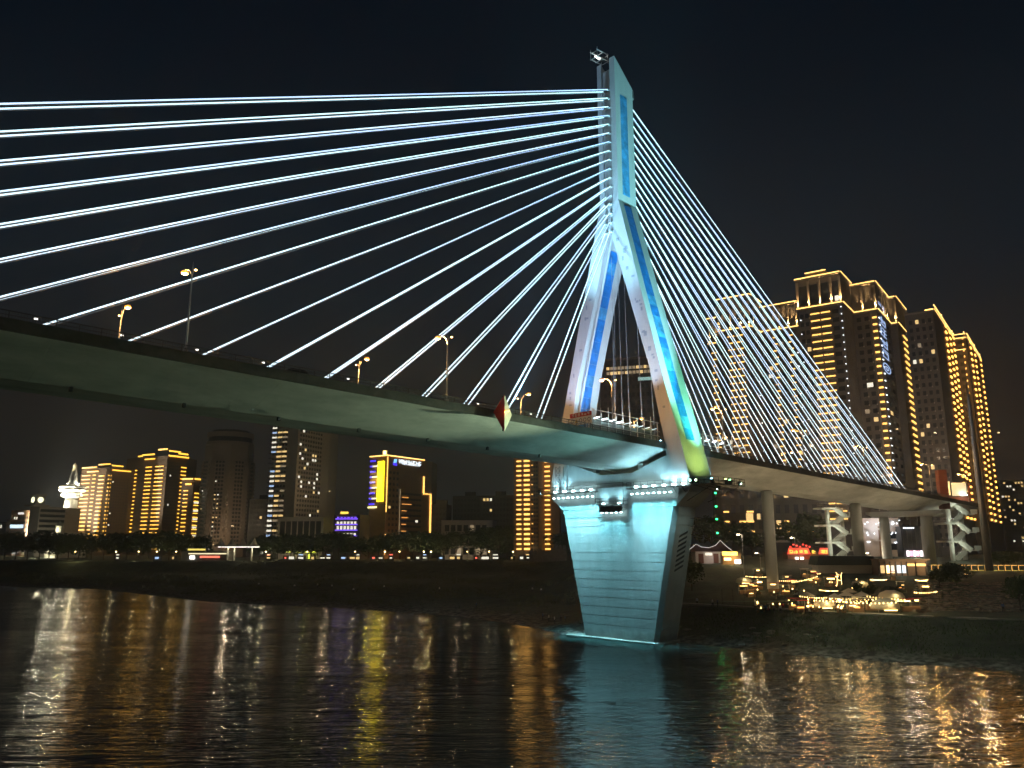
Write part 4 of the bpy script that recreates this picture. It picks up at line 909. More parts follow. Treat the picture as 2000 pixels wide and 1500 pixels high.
# white high-rise
H8 = leftbld('residential_tower', 'pale high-rise with scattered lit windows rising behind the deck', 527, 930, 500, R(22), [('a', 560), ('a', 578), ('b', 628), ('b', 641)], 815, M_FACW)
rnd = random.Random(8)
for i in range(27):
    z = 22 + i * 3.1
    H8.on('balcony', M_FACD, 0, .0, .98, z, z + .5, .9, 1.6)
    for f in (.02, .34, .66):
        if rnd.random() < .75: H8.on('window', rnd.choice([G_WINY, G_WINY, G_WIND] if f > .1 else [G_WINW, glow('bluish_window', (.45, .65, 1), .9)]), 0, f, f + .26, z + .7, z + 1.9, .3, .06)
H8.panes(M_GLSF, 2, 20, H8.zt - 2, 26, 9, .06, .97, .6, .5, (G_WINW, G_WINY, G_WINW), .16, joined=True, seed=61)
H8.panes(M_GLSF, 0, 20, H8.zt - 2, 26, 5, joined=True, seed=62)
q = H8.pts[2]; added_fill(H8.o, H8.c, Vector((q.x + 16, q.y - 22, 22)), 5000, (1, .68, .4)); added_fill(H8.o, H8.c, Vector((q.x + 24, q.y - 10, 50)), 5000, (1, .68, .4))
pd, _, _ = plan(543, 1020, 470, R(10), [('a', 632)]); PD = Building('podium_building', 'pale podium with dark upper windows below the pale high-rise', pd, 9.6, group='low buildings of the far bank'); PD.shaft(M_FACW, pd, Vector((2, 16)), Z(590, 1010, 470)); PD.panes(M_GLSF, 0, 17, Z(590, 1013, 470), 1, 7, wfrac=.8, hfrac=.8)
PD.on('led_canopy', glow('lime_led', (.75, .9, .05), 1.6), 0, .35, .95, 13.2, 14.0, 6, 1.5); PD.on('led_canopy_post', MATS['lime_led'], 0, .80, .83, 9.8, 13.2, 6, .4)
point('podium_wash', (pd[0].x + 12, pd[0].y - 16, 13), 2500, (1, .75, .5), .5)
# yellow outlined hotel with the sign
H9 = leftbld('hotel_building', 'brown building outlined in yellow with a lit yellow panel and roof sign', 722, 960, 470, R(35), [('a', 754), ('b', 826), ('b', 842)], 893, M_FACB)
zt9 = H9.zt
H9.on('led_outline', G_WARMC, 0, -.03, 1.02, zt9, zt9 + .6, .3, .5); H9.on('led_outline', G_WARMC, 1, -.01, 1.01, zt9, zt9 + .6, .3, .5)
H9.on('led_panel', G_YELP, 0, .50, .88, zt9 - 27, zt9 - 3, .35, .5)
for i in range(9):
    H9.on('led_panel_joint', M_DARK, 0, .49, .89, zt9 - 27 + i * 2.7, zt9 - 26.85 + i * 2.7, .82, .1)
H9.on('led_outline', G_WARM, 1, 0, .012, zt9 - 33, zt9 - .5, .2, .5); H9.on('led_outline', G_WARM, 1, 0, .012, 12, 24, .2, .5)
for i in range(9):
    z = zt9 - 3 - i * 3.2
    if i % 2 == 0: H9.on('floor_light', G_BLUE, 0, .02, .34, z, z + .9, .4, .5)
    else: H9.on('floor_light', G_BLUE, 0, .02, .2, z, z + .9, .4, .5); H9.on('floor_light', G_WINW, 0, .2, .48, z, z + .9, .5, .6)
H9.on('floor_light', glow('yellow_white_led', (1, .95, .4), 2), 0, -.02, .5, zt9 - 30.5, zt9 - 29.6, .5, .5)
zs_ = zt9 - 13
H9.on('led_outline', G_WARM, 2, .82, .97, zt9 - 55, zs_ - 8, .3, .5); H9.on('led_outline', G_WARM, 2, 0, .97, zs_ - 8, zs_ - 7.4, .3, .5); H9.on('led_outline', G_WARM, 2, -.05, .08, zs_ - 7.4, zs_ + 3, .3, .5)
for i, l_ in enumerate((.17, .25, .13, .16, .12, .12, .11, .1)): H9.on('floor_light', glow('orange_led', (1, .40, .08), 1.2), 1, .42, .42 + l_, zt9 - 24 - i * 4.0, zt9 - 23.6 - i * 4.0, .3, .3)
H9.on('pipe', G_WIND, 1, .355, .362, 14, zt9 - 19, .3, .3)
H9.panes(M_GLSF, 1, 14, zt9 - 20, 11, 7, .4, .96, .85, .4, (G_WINW,), .03, joined=True, seed=63); H9.panes(M_GLSF, 1, 14, zt9 - 8, 14, 3, .05, .34, .5, .45, (G_WINY,), .03, joined=True, seed=64)
a, b = H9.pts[1], H9.pts[2]; d = (b - a).normalized(); nr = Vector((d.y, -d.x, 0)); d3 = Vector((d.x, d.y, 0)); Ln = (b - a).length
SG = empty('roof_sign'); SG.parent = H9.o
for i in range(8): strokes(SG, G_SIGN, H9.loc(a + d * Ln * (.30 + i * .078), zt9 - 4.1) + nr * .3, d3, Vector((0, 0, 1)), nr * 6, Ln * .066, 2.9, 80 + i)
mb = MB(); c0 = H9.loc(a + d * Ln * .2, zt9 - 2.8) + nr * .3
MB().loft([[c0 - d3 * 1.3 - Vector((0, 0, 1)), c0 + d3 * 1.0 - Vector((0, 0, .7)), c0 + d3 * 1.5 + Vector((0, 0, 1.5)), c0 - d3 * .8 + Vector((0, 0, 1.2))], [p + nr * .3 for p in (c0 - d3 * 1.3 - Vector((0, 0, 1)), c0 + d3 * 1.0 - Vector((0, 0, .7)), c0 + d3 * 1.5 + Vector((0, 0, 1.5)), c0 - d3 * .8 + Vector((0, 0, 1.2)))]]).build('emblem', glow('sky_blue_led', (.15, .5, 1), 1.8), SG)
MB().loft([[c0 + d3 * x - Vector((0, 0, z)) for x, z in ((-1.8, 2.2), (1.6, 2.5), (1.3, 1.2), (-1.4, 1.0))], [c0 + d3 * x - Vector((0, 0, z)) + nr * .3 for x, z in ((-1.8, 2.2), (1.6, 2.5), (1.3, 1.2), (-1.4, 1.0))]]).build('emblem', G_BLUE, SG)
q = H9.pts[0].lerp(H9.pts[1], .6) + Vector((2, 4)); cube('roof_turret', M_OT, H9.o, H9.loc(q, zt9 + 2), (3, 3, 4)); cube('turret_lamp', G_BULB, H9.o, H9.loc(q + Vector((0, -1.7)), zt9 + 2.5), (1.5, .3, 2))
point('panel_glow', (H9.pts[0].x + 2, H9.pts[0].y - 8, zt9 - 15), 4000, (1, .8, .05), .5); point('hotel_wash', (a.x + 6, a.y - 6, 14), 2500, (1, .5, .15), .5)
# violet-lit low building
H10 = leftbld('entertainment_hall', 'low hall with rows of violet and white lights', 652, 1030, 450, R(6), [('a', 702), ('b', 722)], 1005, M_FACD)
for r_, (m_, h_) in enumerate(((G_PURP, .8), (G_WINW, 1.3), (G_WINW, 1.9), (G_WINW, 1.0))):
    zq = H10.zt - 2.3 - r_ * 3.1
    H10.on('violet_band', G_PURP, 0, .05, .93, zq - .5, zq + .1, .2, .2)
    for i in range(6): H10.on('window', m_, 0, .12 + i * .135, .2 + i * .135, zq + .15, zq + .15 + h_, .3, .2)
H10.on('roof_sign', glow('amber_sign', (1, .6, .08), 2), 0, .25, .55, H10.zt + .3, H10.zt + 1.6, .3, .4)
# dark blocks right of the hotel
for i, (u0, u1, v, Y, lab) in enumerate(((842, 872, 985, 500, 'narrow dark block just right of the yellow-outlined building'), (884, 940, 969, 520, 'dark apartment block with few lit windows over the park trees'), (940, 1004, 968, 515, 'dark apartment block with few lit windows nearest the bridge pier'), (486, 528, 975, 540, 'dark low block between the round-topped tower and the pale high-rise'))):
    H = leftbld('apartment_block', lab, u0, 1000, Y, R(5 + i * 6), [('a', u1)], v, M_FACK); H.panes(M_GLSF, 0, 11, H.zt - 1, int((H.zt - 11) / 3.2), max(4, (u1 - u0) // 7), joined=True, lit=LITW, plit=.055, seed=90 + i)
    q = H.pts[0].lerp(H.pts[1], .55) + Vector((1, 6)); cube('roof_house', M_FACK, H.o, H.loc(q, H.zt + 1.4), (7, 5, 2.8))
LH = leftbld('arcade_building', 'low building with an open frame front behind the park trees', 862, 1030, 440, R(-4), [('a', 962)], 1016, M_FACW)
LH.panes(M_GLSF, 0, 11, LH.zt - 1.2, 3, 7, .05, .9, .7, .55, (G_WIND,), .2, seed=95); point('arcade_wash', (LH.pts[0].x + 10, LH.pts[0].y - 12, 14), 800, (1, .7, .45), .5)
# tower behind the pier
H12 = leftbld('apartment_tower', 'apartment tower with columns of oval yellow lights left of the pier', 1003, 1000, 430, R(24), [('a', 1036), ('a', 1052), ('b', 1064), ('a', 1092)], 872, M_FACB)
for i in range(25):
    z = 15 + i * 2.62
    H12.on('balcony_light', G_WARM, 0, .22, .48, z, z + .8, .5, .5); H12.on('balcony_light', G_WARM, 0, .66, .98, z - .1, z + .95, .6, .5); H12.on('balcony_light', G_WARM, 3, .05, .4, z, z + .8, .5, .5)
    if i % 2: H12.on('point_light', G_WARM, 1, .2, .32, z + .4, z + .8, .3, .3)
    H12.on('balcony', M_FACB, 0, .2, 1, z - .7, z - .2, .3, .6)
H12.panes(M_GLSF, 1, 14, H12.zt - 2, 25, 3, joined=True, seed=97)
# far blocks at the right edge
FB = leftbld('apartment_block', 'far dark apartment block with scattered lights at the right edge', 1952, 960, 620, R(20), [('a', 2015)], 938, M_FACK, 12.5); FB.panes(M_GLSF, 0, 14, FB.zt - 1, 20, 10, joined=True, lit=LITW, plit=.16, seed=99)

# ------------------------------------------------------------------ the near side of the far bank: path, market, stairs, trees, people
M_PATH = mat('path_concrete', (.30, .29, .26), .9, var=.2, vscale=.5)
# path along the foot of the slope: offset of the shore line
mb = MB(); N_ = 60; va = []
for i in range(N_ + 1):
    x = 26 + i * 2.0; lo = 60.0
    ysn = np.arange(95, 200, .25); dd = dist_poly(np.stack([np.full_like(ysn, x), ysn], 1), SHORE)
    k0 = int(np.argmax(dd > 21.3)); k1 = int(np.argmax(dd > 23.7)); va.append(((x, ysn[k0]), (x, ysn[k1])))
vs = [(x, y, 5.24) for pr_ in va for x, y in pr_] + [(x, y, 4.9) for pr_ in va for x, y in pr_]
n2 = 2 * (N_ + 1); fs = []
for i in range(N_): j = 2 * i; fs += [(j, j + 2, j + 3, j + 1), (n2 + j, j, j + 1 + 0, n2 + j + 1)][:1] + [(n2 + j, n2 + j + 2, j + 2, j)]
me = bpy.data.meshes.new('path'); me.from_pydata(vs, [], fs); me.materials.append(M_PATH); link('path', me)['kind'] = 'structure'
# grass on the slope by the water
def grass(n_, u0, u1, v0, v1, seed):
    rnd = random.Random(seed); V_ = []; F_ = []
    pts = []
    while len(pts) < n_:
        x, y = rnd.uniform(28, 120), rnd.uniform(98, 175); pts.append((x, y))
    arr = np.array(pts); ds = dist_poly(arr, SHORE); zz_ = ground_z(arr)
    for (x, y), d_, z in zip(pts, ds, zz_):
        if d_ < 3.5 or d_ > 21: continue
        for _ in range(3):
            a_ = rnd.uniform(0, 6.3); h_ = rnd.uniform(.18, .55); w_ = .05; i = len(V_); lx, ly = rnd.uniform(-.2, .2), rnd.uniform(-.2, .2)
            V_ += [(x + math.cos(a_) * w_, y + math.sin(a_) * w_, z), (x - math.cos(a_) * w_, y - math.sin(a_) * w_, z), (x + lx, y + ly, z + h_)]; F_.append((i, i + 1, i + 2))
    me = bpy.data.meshes.new('grass'); me.from_pydata(V_, [], F_); me.materials.append(mat('grass_blade', (.07, .11, .04), .8)); o = link('grass', me); tag(o, 'short grass covering the slope by the water', 'grass', kind='stuff')
grass(26000, 0, 0, 0, 0, 3)
rnd = random.Random(19); arr = np.array([(rnd.uniform(-260, 24), rnd.uniform(165, 405)) for _ in range(16000)]); dsx = dist_poly(arr, SHORE); dtx = dist_poly(arr, TOP); zx = ground_z(arr); V_ = []; F_ = []
for (x, y), d_, e_, z in zip(arr, dsx, dtx, zx):
    if d_ < 6 or e_ > -1 or math.sin(x * .11) * math.sin(y * .09) + rnd.uniform(-.5, .5) < .1: continue
    for _ in range(5):
        a_ = rnd.uniform(0, 6.3); h_ = rnd.uniform(.4, 1.3); w_ = rnd.uniform(.08, .2); i = len(V_); x2, y2 = x + rnd.uniform(-.6, .6), y + rnd.uniform(-.6, .6)
        V_ += [(x2 + math.cos(a_) * w_, y2 + math.sin(a_) * w_, z), (x2 - math.cos(a_) * w_, y2 - math.sin(a_) * w_, z), (x2 + rnd.uniform(-.4, .4), y2 + rnd.uniform(-.4, .4), z + h_)]; F_.append((i, i + 1, i + 2))
me = bpy.data.meshes.new('undergrowth'); me.from_pydata(V_, [], F_); me.materials.append(mat('dry_scrub', (.09, .10, .05), .85)); tag(link('undergrowth', me), 'rough scrub growing on the dark foreshore', 'undergrowth', kind='stuff')
# rocks at the water line
M_ROCK = mat('river_rock', (.20, .19, .17), .9, var=.4, vscale=1.2, bump=.5, bscale=4)
def rock_mesh(seed):
    rnd = random.Random(seed); bm = bmesh.new(); bmesh.ops.create_icosphere(bm, subdivisions=2, radius=1)
    for v in bm.verts: v.co *= rnd.uniform(.75, 1.15); v.co.z *= .55
    me = bpy.data.meshes.new('rock'); bm.to_mesh(me); bm.free(); me.materials.append(M_ROCK); return me
RK = [rock_mesh(i) for i in range(4)]; rnd = random.Random(77); k = 0; RKS = []
for i in range(46):
    u = rnd.choice([rnd.uniform(880, 1120), rnd.uniform(1335, 1600)]); v = rnd.uniform(1198, 1236) if u < 1130 else rnd.uniform(1225, 1262)
    q = gpt(u, v)
    if q is None or q.z < .1: continue
    s_ = rnd.uniform(.25, .9); o = link('rock', RK[i % 4], None, q, rnd.uniform(0, 6), (s_ * 1.3, s_, s_ * .8))
    RKS.append(o)
RKS.sort(key=lambda o: o.location.x / o.location.y)
for i, o in enumerate(RKS): tag(o, f'{ORD[i]} grey rock from the left near the water line', 'rock', 'rocks scattered near the water line')
# --- trees
M_LEAF = mat('leaf', (.055, .085, .03), .7, var=.5, vscale=.8)
M_BARK = mat('bark', (.09, .07, .05), .9, var=.3, vscale=3)
def crown_mesh(seed, rx, rz, n_):
    rnd = random.Random(seed); V_ = []; F_ = []
    cl = [(rnd.uniform(-.6, .6), rnd.uniform(-.6, .6), rnd.uniform(-.4, .75), rnd.uniform(.28, .52)) for _ in range(16)]
    for _ in range(n_):
        c = rnd.choice(cl); d = Vector((rnd.gauss(0, 1), rnd.gauss(0, 1), rnd.gauss(0, 1))).normalized() * c[3] * rnd.uniform(.55, 1.05)
        p = Vector(((c[0] + d.x) * rx, (c[1] + d.y) * rx, (c[2] + d.z) * rz)); s_ = rnd.uniform(.16, .34) * rx * .32
        a = Vector((rnd.gauss(0, 1), rnd.gauss(0, 1), rnd.gauss(0, 1))).normalized(); b = a.cross(Vector((rnd.gauss(0, 1), rnd.gauss(0, 1), rnd.gauss(0, 1)))).normalized(); i = len(V_)
        V_ += [p + a * s_, p + b * s_ * .6, p - a * s_, p - b * s_ * .6]; F_.append((i, i + 1, i + 2, i + 3))
    me = bpy.data.meshes.new('crown'); me.from_pydata(V_, [], F_); me.materials.append(M_LEAF); return me
CR = [crown_mesh(i, 1, 1, 1500) for i in range(5)]
def trunk_mesh(seed):
    rnd = random.Random(seed); mb = MB().tube([(0, 0, -.3), (.02, .01, .5), (.0, .03, 1.2)], [.07, .05, .03], 7)
    for q in range(4):
        a = q * 1.6 + rnd.uniform(0, .8); mb.tube([(0, 0, .55 + q * .1), (math.cos(a) * .25, math.sin(a) * .25, .95), (math.cos(a) * .45, math.sin(a) * .45, 1.3)], [.03, .02, .01], 5)
    return mb.mesh('trunk', M_BARK)
TR = [trunk_mesh(i) for i in range(3)]
NT = [0]
def tree(label, pos, h_, r_, group, crown_low=.35, name='tree'):
    i = NT[0]; NT[0] += 1
    o = empty(name, pos, random.uniform(0, 6)); tag(o, label, 'tree', group)
    link('trunk', TR[i % 3], o, (0, 0, 0), None, (h_ * .45, h_ * .45, h_ * .5))
    link('crown', CR[i % 5], o, (0, 0, h_ * (crown_low + (1 - crown_low) / 2)), random.uniform(0, 6), (r_ / .95, r_ / .95, h_ * (1 - crown_low) / 2 / .95))
xsr = []
rnd = random.Random(12)
u = 8
while u < 1085:
    if not (395 < u < 505): xsr.append(u)
    u += rnd.uniform(17, 27)
for i, u in enumerate(xsr):
    Y = rnd.uniform(425, 452); vt = 1048 + rnd.uniform(-9, 8) - (10 if u > 900 else 0) - (12 if 780 < u < 850 else 0); q = at(u, 1090, Y)
    h_ = Z(u, vt, Y) - 9.6
    tree(f'{ORD[i]} dark tree from the left in the promenade row', (q.x, q.y, 9.6), h_, h_ * rnd.uniform(.60, .80), 'promenade trees on the far bank', .10)
for i, (u, v0, v1, Y, r_, lab) in enumerate(((1392, 1085, 1010, 290, 8, 'dark tree just behind the white house with outlined roof'), (1432, 1085, 1022, 292, 7, 'dark tree above the brightly lit stall'), (1548, 1090, 1018, 300, 8, 'dark tree to the right of the near bridge column'), (1585, 1090, 1006, 304, 8, 'dark tree above the red-lit restaurant'), (1470, 1090, 1040, 290, 7, 'dark tree to the left of the near bridge column'),
        (1351, 1150, 1098, 196, 3.0, 'dark round tree at the edge of the pier on the slope'), (1868, 1140, 1100, 190, 3.4, 'bushy dark tree beside the yellow-lit railing wall'), (1835, 1142, 1108, 192, 3.0, 'bushy dark tree left of the yellow-lit railing wall'), (1690, 1172, 1140, 176, 2.6, 'dark bush on the slope among the market lights'), (1745, 1172, 1146, 172, 2.8, 'dark bush at the right end of the market'), (1993, 1190, 1128, 146, 2.4, 'dark tree at the right edge over the stone slope'), (1100, 1100, 1040, 400, 7, 'dark tree half hidden by the pier on its left'),
        (1960, 1100, 1075, 240, 4.4, 'dark hedge tree right of the tall mast'), (1985, 1100, 1078, 240, 4.4, 'dark hedge tree near the right edge behind the railing'))):
    b_, t_ = at(u, v0, Y), at(u, v1, Y); g_ = gz(b_.x, b_.y); tree(lab, (b_.x, b_.y, min(g_, b_.z)), t_.z - min(g_, b_.z), r_, 'trees by the bridge', .2 if Y > 200 else .05)
# park lamps and lit kiosks below the promenade trees
def lampost(label, pos, h_, power, col, g_, grp):
    o = empty('park_lamp', pos); tag(o, label, 'lamp', grp)
    rod('post', M_DARK, o, (0, 0, 0), (0, 0, h_), .14, 6); MB().lathe([(.08, h_), (.3, h_ + .15), (.34, h_ + .4), (.1, h_ + .62)], 10).build('globe', g_, o)
    if power: point('park_light', (pos[0], pos[1] - .8, pos[2] + h_ + .3), power, col, .3)
rnd = random.Random(31); k = 0
for i, u in enumerate((150, 228, 268, 300, 345, 520, 600, 690, 752, 778, 826, 842, 912, 955, 1002)):
    q = at(u, 1088, 416); big_ = u in (150, 520, 752, 826, 842, 1002)
    lampost(f'{ORD[i]} park lamp from the left below the promenade trees', (q.x, q.y + rnd.uniform(-2, 6), 9.6), 4.2, 1300 if big_ else 450, (1, .82, .4), G_BULB, 'promenade lamps')
KC = [G_WINW, G_WINY, G_WINW, glow('red_shop', (1, .12, .08), 2.0), G_WINY, glow('bluish_shop', (.45, .65, 1), 1.2)]
ks = [225, 305, 340] + [x_ for j_, x_ in enumerate(list(range(522, 720, 15)) + list(range(728, 1040, 17))) if j_ % 4 != 1]
for i, u in enumerate(ks):
    q = at(u + rnd.uniform(-4, 4), 1092, 413); w_ = rnd.uniform(2.2, 4.6); m_ = KC[(i * 5 + i // 3) % 6]
    o = empty('promenade_kiosk', (q.x, q.y + rnd.uniform(0, 5), 9.6), rnd.uniform(-.15, .15)); tag(o, f'{ORD[i]} small lit kiosk from the left along the promenade', 'kiosk', 'lit kiosks along the promenade')
    cube('body', M_FACK, o, (0, .9, 1.3), (w_, 1.8, 2.6)); cube('lit_front', m_, o, (0, -.03, 1.35), (w_ * rnd.uniform(.3, .85), .08, rnd.uniform(.5, 1.3))); cube('awning', M_FACB, o, (0, -.45, 2.5), (w_ * 1.1, 1.1, .12))
    if i % 3 == 0: cube('sign', rnd.choice(KC), o, (0, -.1, 2.95), (w_ * .6, .12, .5))
# tent-roofed pavilion
q = at(362, 1092, 415); PV = empty('riverside_pavilion', (q.x, q.y, 9.6)); tag(PV, 'long lit pavilion with a peaked tent roof on the promenade', 'pavilion')
def px(u): return (u - 362) * 415 / 1560
cube('hall', M_FACD, PV, (px(400), 3, 2.2), (px(455) - px(362), 6, 4.4)); cube('lit_band', glow('yellow_soffit', (1, .75, .15), 1.2), PV, (px(383), -.3, 5.6), (px(400) - px(366), .4, .9)); cube('lit_band', glow('cream_soffit', (1, .85, .5), 1.4), PV, (px(405), -.4, 3.5), (px(440) - px(366), .4, .5))
cube('red_counter', glow('red_counter', (1, .2, .12), 1.6), PV, (px(410), -.5, 1.9), (px(430) - px(392), .4, 1.0)); cube('lit_sign', G_WHITE, PV, (px(376), -.6, 1.6), (2.4, .3, 1.6))
cube('roof_deck', M_FACD, PV, (px(400), 3, 4.6), (px(460) - px(362), 7, .3)); cube('led_eave', glow('white_eave', (1, .93, .85), 2.2), PV, (px(466), -1, 6.9), (px(505) - px(424), .3, .35))
for u in (445, 458, 492): cube('column', M_OT, PV, (px(u), -.8, 3.4), (.6, .5, 6.6))
mb = MB()
for i in range(4):
    c = px(425 + i * 22); r_ = px(12) - px(0)
    n_ = 12; rings = []
    for f, h_ in ((1.05, 7.1), (.6, 8.2), (.3, 9.6), (.06, 11.6)): rings.append([(c + r_ * f * math.cos(2 * math.pi * j / n_), 3 + 4 * f * math.sin(2 * math.pi * j / n_), h_) for j in range(n_)])
    MB().loft(rings).build('tent_peak', mat('tent_membrane', (.45, .42, .36), .8), PV)
for u in (452, 475, 500): point('pavilion_light', (q.x + px(u), q.y - 1.6, 9.6 + 5.8), 700, (1, .9, .6), .3)
# pale boulder-like rock wall at the pier's left
q = at(1038, 1095, 385); RW = empty('rockwork', (q.x, q.y, 9.4)); tag(RW, 'pale blocky rockwork on the bank just left of the pier', 'rockwork')
rnd = random.Random(4)
for i in range(9):
    x = i * 2.0; h_ = rnd.uniform(5, 9.0); MB().loft([[(x - 1.2, -1.5, 0), (x + 1.2, -1.4, 0), (x + 1.3, 1.5, 0), (x - 1.1, 1.4, 0)], [(x - 1.0, -1.2, h_ * .7), (x + .9, -1.3, h_ * .75), (x + 1.0, 1.2, h_ * .7), (x - .9, 1.1, h_ * .65)], [(x - .7, -.7, h_), (x + .5, -.8, h_ * .95), (x + .6, .8, h_), (x - .5, .7, h_ * .97)]]).build('boulder', M_ROCK, RW)

# --- stair towers up to the deck
M_STAIR = mat('stair_concrete', (.55, .56, .50), .8, var=.12, vscale=.5)
def stair_tower(label, u, Y, base_v, storeys, pitch, sx):
    b_ = at(u, base_v, Y); o = empty('stair_tower', (b_.x, b_.y, b_.z)); o.scale = [Y / 225] * 3; tag(o, label, 'stair tower', 'concrete stair towers beside the bridge')
    H = storeys * pitch
    for x, y in ((0, 0), (5.2 * sx, 3.0)): MB().lathe([(.62, -4), (.62, H + .1)], 16, (x, y)).build('column', M_STAIR, o, True)
    for i in range(storeys + 1):
        z = i * pitch
        if i:
            MB().prism([(-3.4, -1.6), (-2.4, -2.3), (1.8, -2.3), (3.0, -1.6), (3.0, 1.6), (1.8, 2.2), (-2.4, 2.2), (-3.4, 1.6)], z - .45, z).build('landing', M_STAIR, o)
            cube('soffit_lamp', G_WHITE, o, (-.9, -1.2, z - .36), (.6, .25, .1)); point('stair_light', (b_.x + .8, b_.y - 4.2, b_.z + z * Y / 225 - 2.6), 520, (.95, 1, .80), .2)
            MB().prism([(4.2 * sx, -1.2), (6.6 * sx, -1.6), (7.2 * sx, 3.0), (4.4 * sx, 3.4)][::1 if sx > 0 else -1], z - pitch * .5 - .25, z - pitch * .5).build('landing', M_STAIR, o)
            cube('parapet', M_STAIR, o, (6.4 * sx, -1.5, z - pitch * .5 + .55), (1.9, .12, 1.3))
            for x0, z0_, x1, z1_, y in ((4.6 * sx, z - pitch * .5, 1.6 * sx, z, -1.5), (1.6 * sx, z - pitch, 4.6 * sx, z - pitch * .5, 1.3)):
                bar('flight', M_STAIR, o, (x0, y, z0_ - .15), (x1, y, z1_ - .15), .45, 1.4)
                for q_ in range(6):
                    f = (q_ + .5) / 6; cube('step', M_STAIR, o, (x0 + (x1 - x0) * f, y, z0_ + (z1_ - z0_) * f + .12), (.5, 1.25, .2))
                for dy in (-.65, .65): rod('handrail', M_GALV, o, (x0, y + dy, z0_ + 1.0), (x1, y + dy, z1_ + 1.0), .07, 6)
        for a, b in (((-3.3, -1.6), (-2.4, -2.2)), ((-2.4, -2.2), (1.8, -2.2))):
            if i: rod('handrail', M_GALV, o, (*a, z + 1.05), (*b, z + 1.05), .07, 6); rod('handrail', M_GALV, o, (*a, z + .6), (*b, z + .6), .05, 6)
    return o
stair_tower('concrete stair tower with lit landings left of the portal columns', 1623, 255, 1092, 3, 4.75, 1)
stair_tower('concrete stair tower with lit landings beside the tall mast', 1862, 262, 1092, 3, 5.05, 1)
# tall mast
b_, t_ = at(1930, 1092, 215), at(1893, 745, 215); TM = empty('tall_mast', (b_.x, b_.y, b_.z - 3)); tag(TM, 'tall tapered steel mast with curved arms at the top', 'mast')
H = t_.z - b_.z + 3; MB().tube([(0, 0, 0), (0, 0, H * .3), (0, 0, H * .65), (0, 0, H * .9), (0, 0, H)], [1.0, .85, .65, .45, .05], 16).build('pole', M_GALV, TM, True)
for sx in (-1, 1): MB().tube([(0, 0, H * .80), (sx * .8, 0, H * .86), (sx * 1.8, 0, H * .875), (sx * 3.6, 0, H * .87)], [.12, .1, .08, .05], 6).build('arm', M_GALV, TM)
for i in range(7): MB().lathe([(.98 - i * .05, H * (.12 + i * .09)), (1.0 - i * .05, H * (.12 + i * .09) + .25)], 16).build('band', M_GALV, TM)
for i in range(4): cube('antenna', M_GALV, TM, (.6 * math.cos(i * 1.57), .6 * math.sin(i * 1.57), H * .70 + i * .8), (.3, .3, 1.6))
# red pillar sign and lit billboard at the bridge end
b_ = at(1842, 963, 255); PS = empty('pillar_sign', (b_.x, b_.y, zt(155) - 3)); tag(PS, 'tall red brick-like pillar at the landward end of the bridge', 'pillar')
Hh = Z(1842, 918, 255) - zt(155) + 3
for i in range(7): cube('block', mat('brick_red', (.19, .06, .04), .8, var=.2), PS, (0, 0, Hh * (i + .5) / 7), (2.7, 2, Hh / 7 - .08))
b_ = at(1878, 968, 275); BB = empty('lit_billboard', (b_.x, b_.y, b_.z - 3)); tag(BB, 'lit billboard with white-green glow beside the red pillar', 'billboard')
cube('wall', mat('brick_red', (.19, .06, .04), .8), BB, (-.4, 1.5, 3.6), (7.6, 2, 7.4)); cube('screen', glow('pale_screen', (.75, .9, .55), .4), BB, (-.6, .3, 5.2), (5.4, .3, 4.6)); cube('side_panel', glow('yellow_side', (1, .75, .3), 1.2), BB, (-4.1, .3, 5.5), (.9, .3, 4.6))
for x in (-3.4, 2.2): cube('frame', M_DARK, BB, (x, .05, 5.2), (.25, .3, 5)); 
cube('lamp', G_WHITE, BB, (.6, -.4, 3.2), (2.2, .4, .35)); point('billboard_light', (b_.x + .6, b_.y - 1.2, b_.z + .4), 500, (1, .95, .75), .3)
# houses and shops under the deck
M_WALLW = mat('white_wall', (.62, .58, .54), .8, var=.08)
b_ = gpt(1385, 1101); HS = empty('white_house', (b_.x, b_.y, gz(b_.x, b_.y) - .3)); HS.scale = [b_.y / 224] * 3; tag(HS, 'small white house with dark curved roof outlined in light', 'house')
zb = b_.z - HS.location.z; cube('wall', M_WALLW, HS, (.6, 2.5, zb + 1.8), (8.6, 5, 3.6))
for x in (-2.2, 2.0): cube('door', mat('brown_door', (.16, .07, .05), .7), HS, (x, -.03, zb + 1.4), (1.4, .12, 2.6))
cube('window', G_WINW, HS, (0, -.05, zb + 2.6), (1.9, .12, .7)); cube('window', M_GLS, HS, (3.8, -.05, zb + 2.6), (1.1, .12, .8))
mb = MB(); prof_ = [(-6.2, 3.4), (-4.6, 4.5), (-3.6, 5.3), (-2.2, 4.5), (0, 4.3), (1.8, 4.9), (3.2, 6.3), (4.6, 4.9), (6.4, 3.5)]
MB().loft([[(x, -.8, zb + z) for x, z in prof_] + [(6.2, -.8, zb + 3.3), (-6.0, -.8, zb + 3.3)], [(x, 5.6, zb + z) for x, z in prof_] + [(6.2, 5.6, zb + 3.3), (-6.0, 5.6, zb + 3.3)]]).build('roof', mat('dark_roof_tile', (.06, .035, .035), .8, var=.3), HS)
MB().tube([(x, -.9, zb + z + .05) for x, z in prof_], .07, 6).build('roof_light', glow('roof_outline', (1, .95, .9), .8), HS)
point('house_light', (b_.x + 1, b_.y - 3.5, b_.z + 2.5), 220, (1, .82, .72), .3)
b_ = gpt(1430, 1103); ST = empty('snack_stall', (b_.x, b_.y, gz(b_.x, b_.y) - .3)); ST.scale = [b_.y / 222] * 3; tag(ST, 'brightly lit yellow snack stall right of the white house', 'stall')
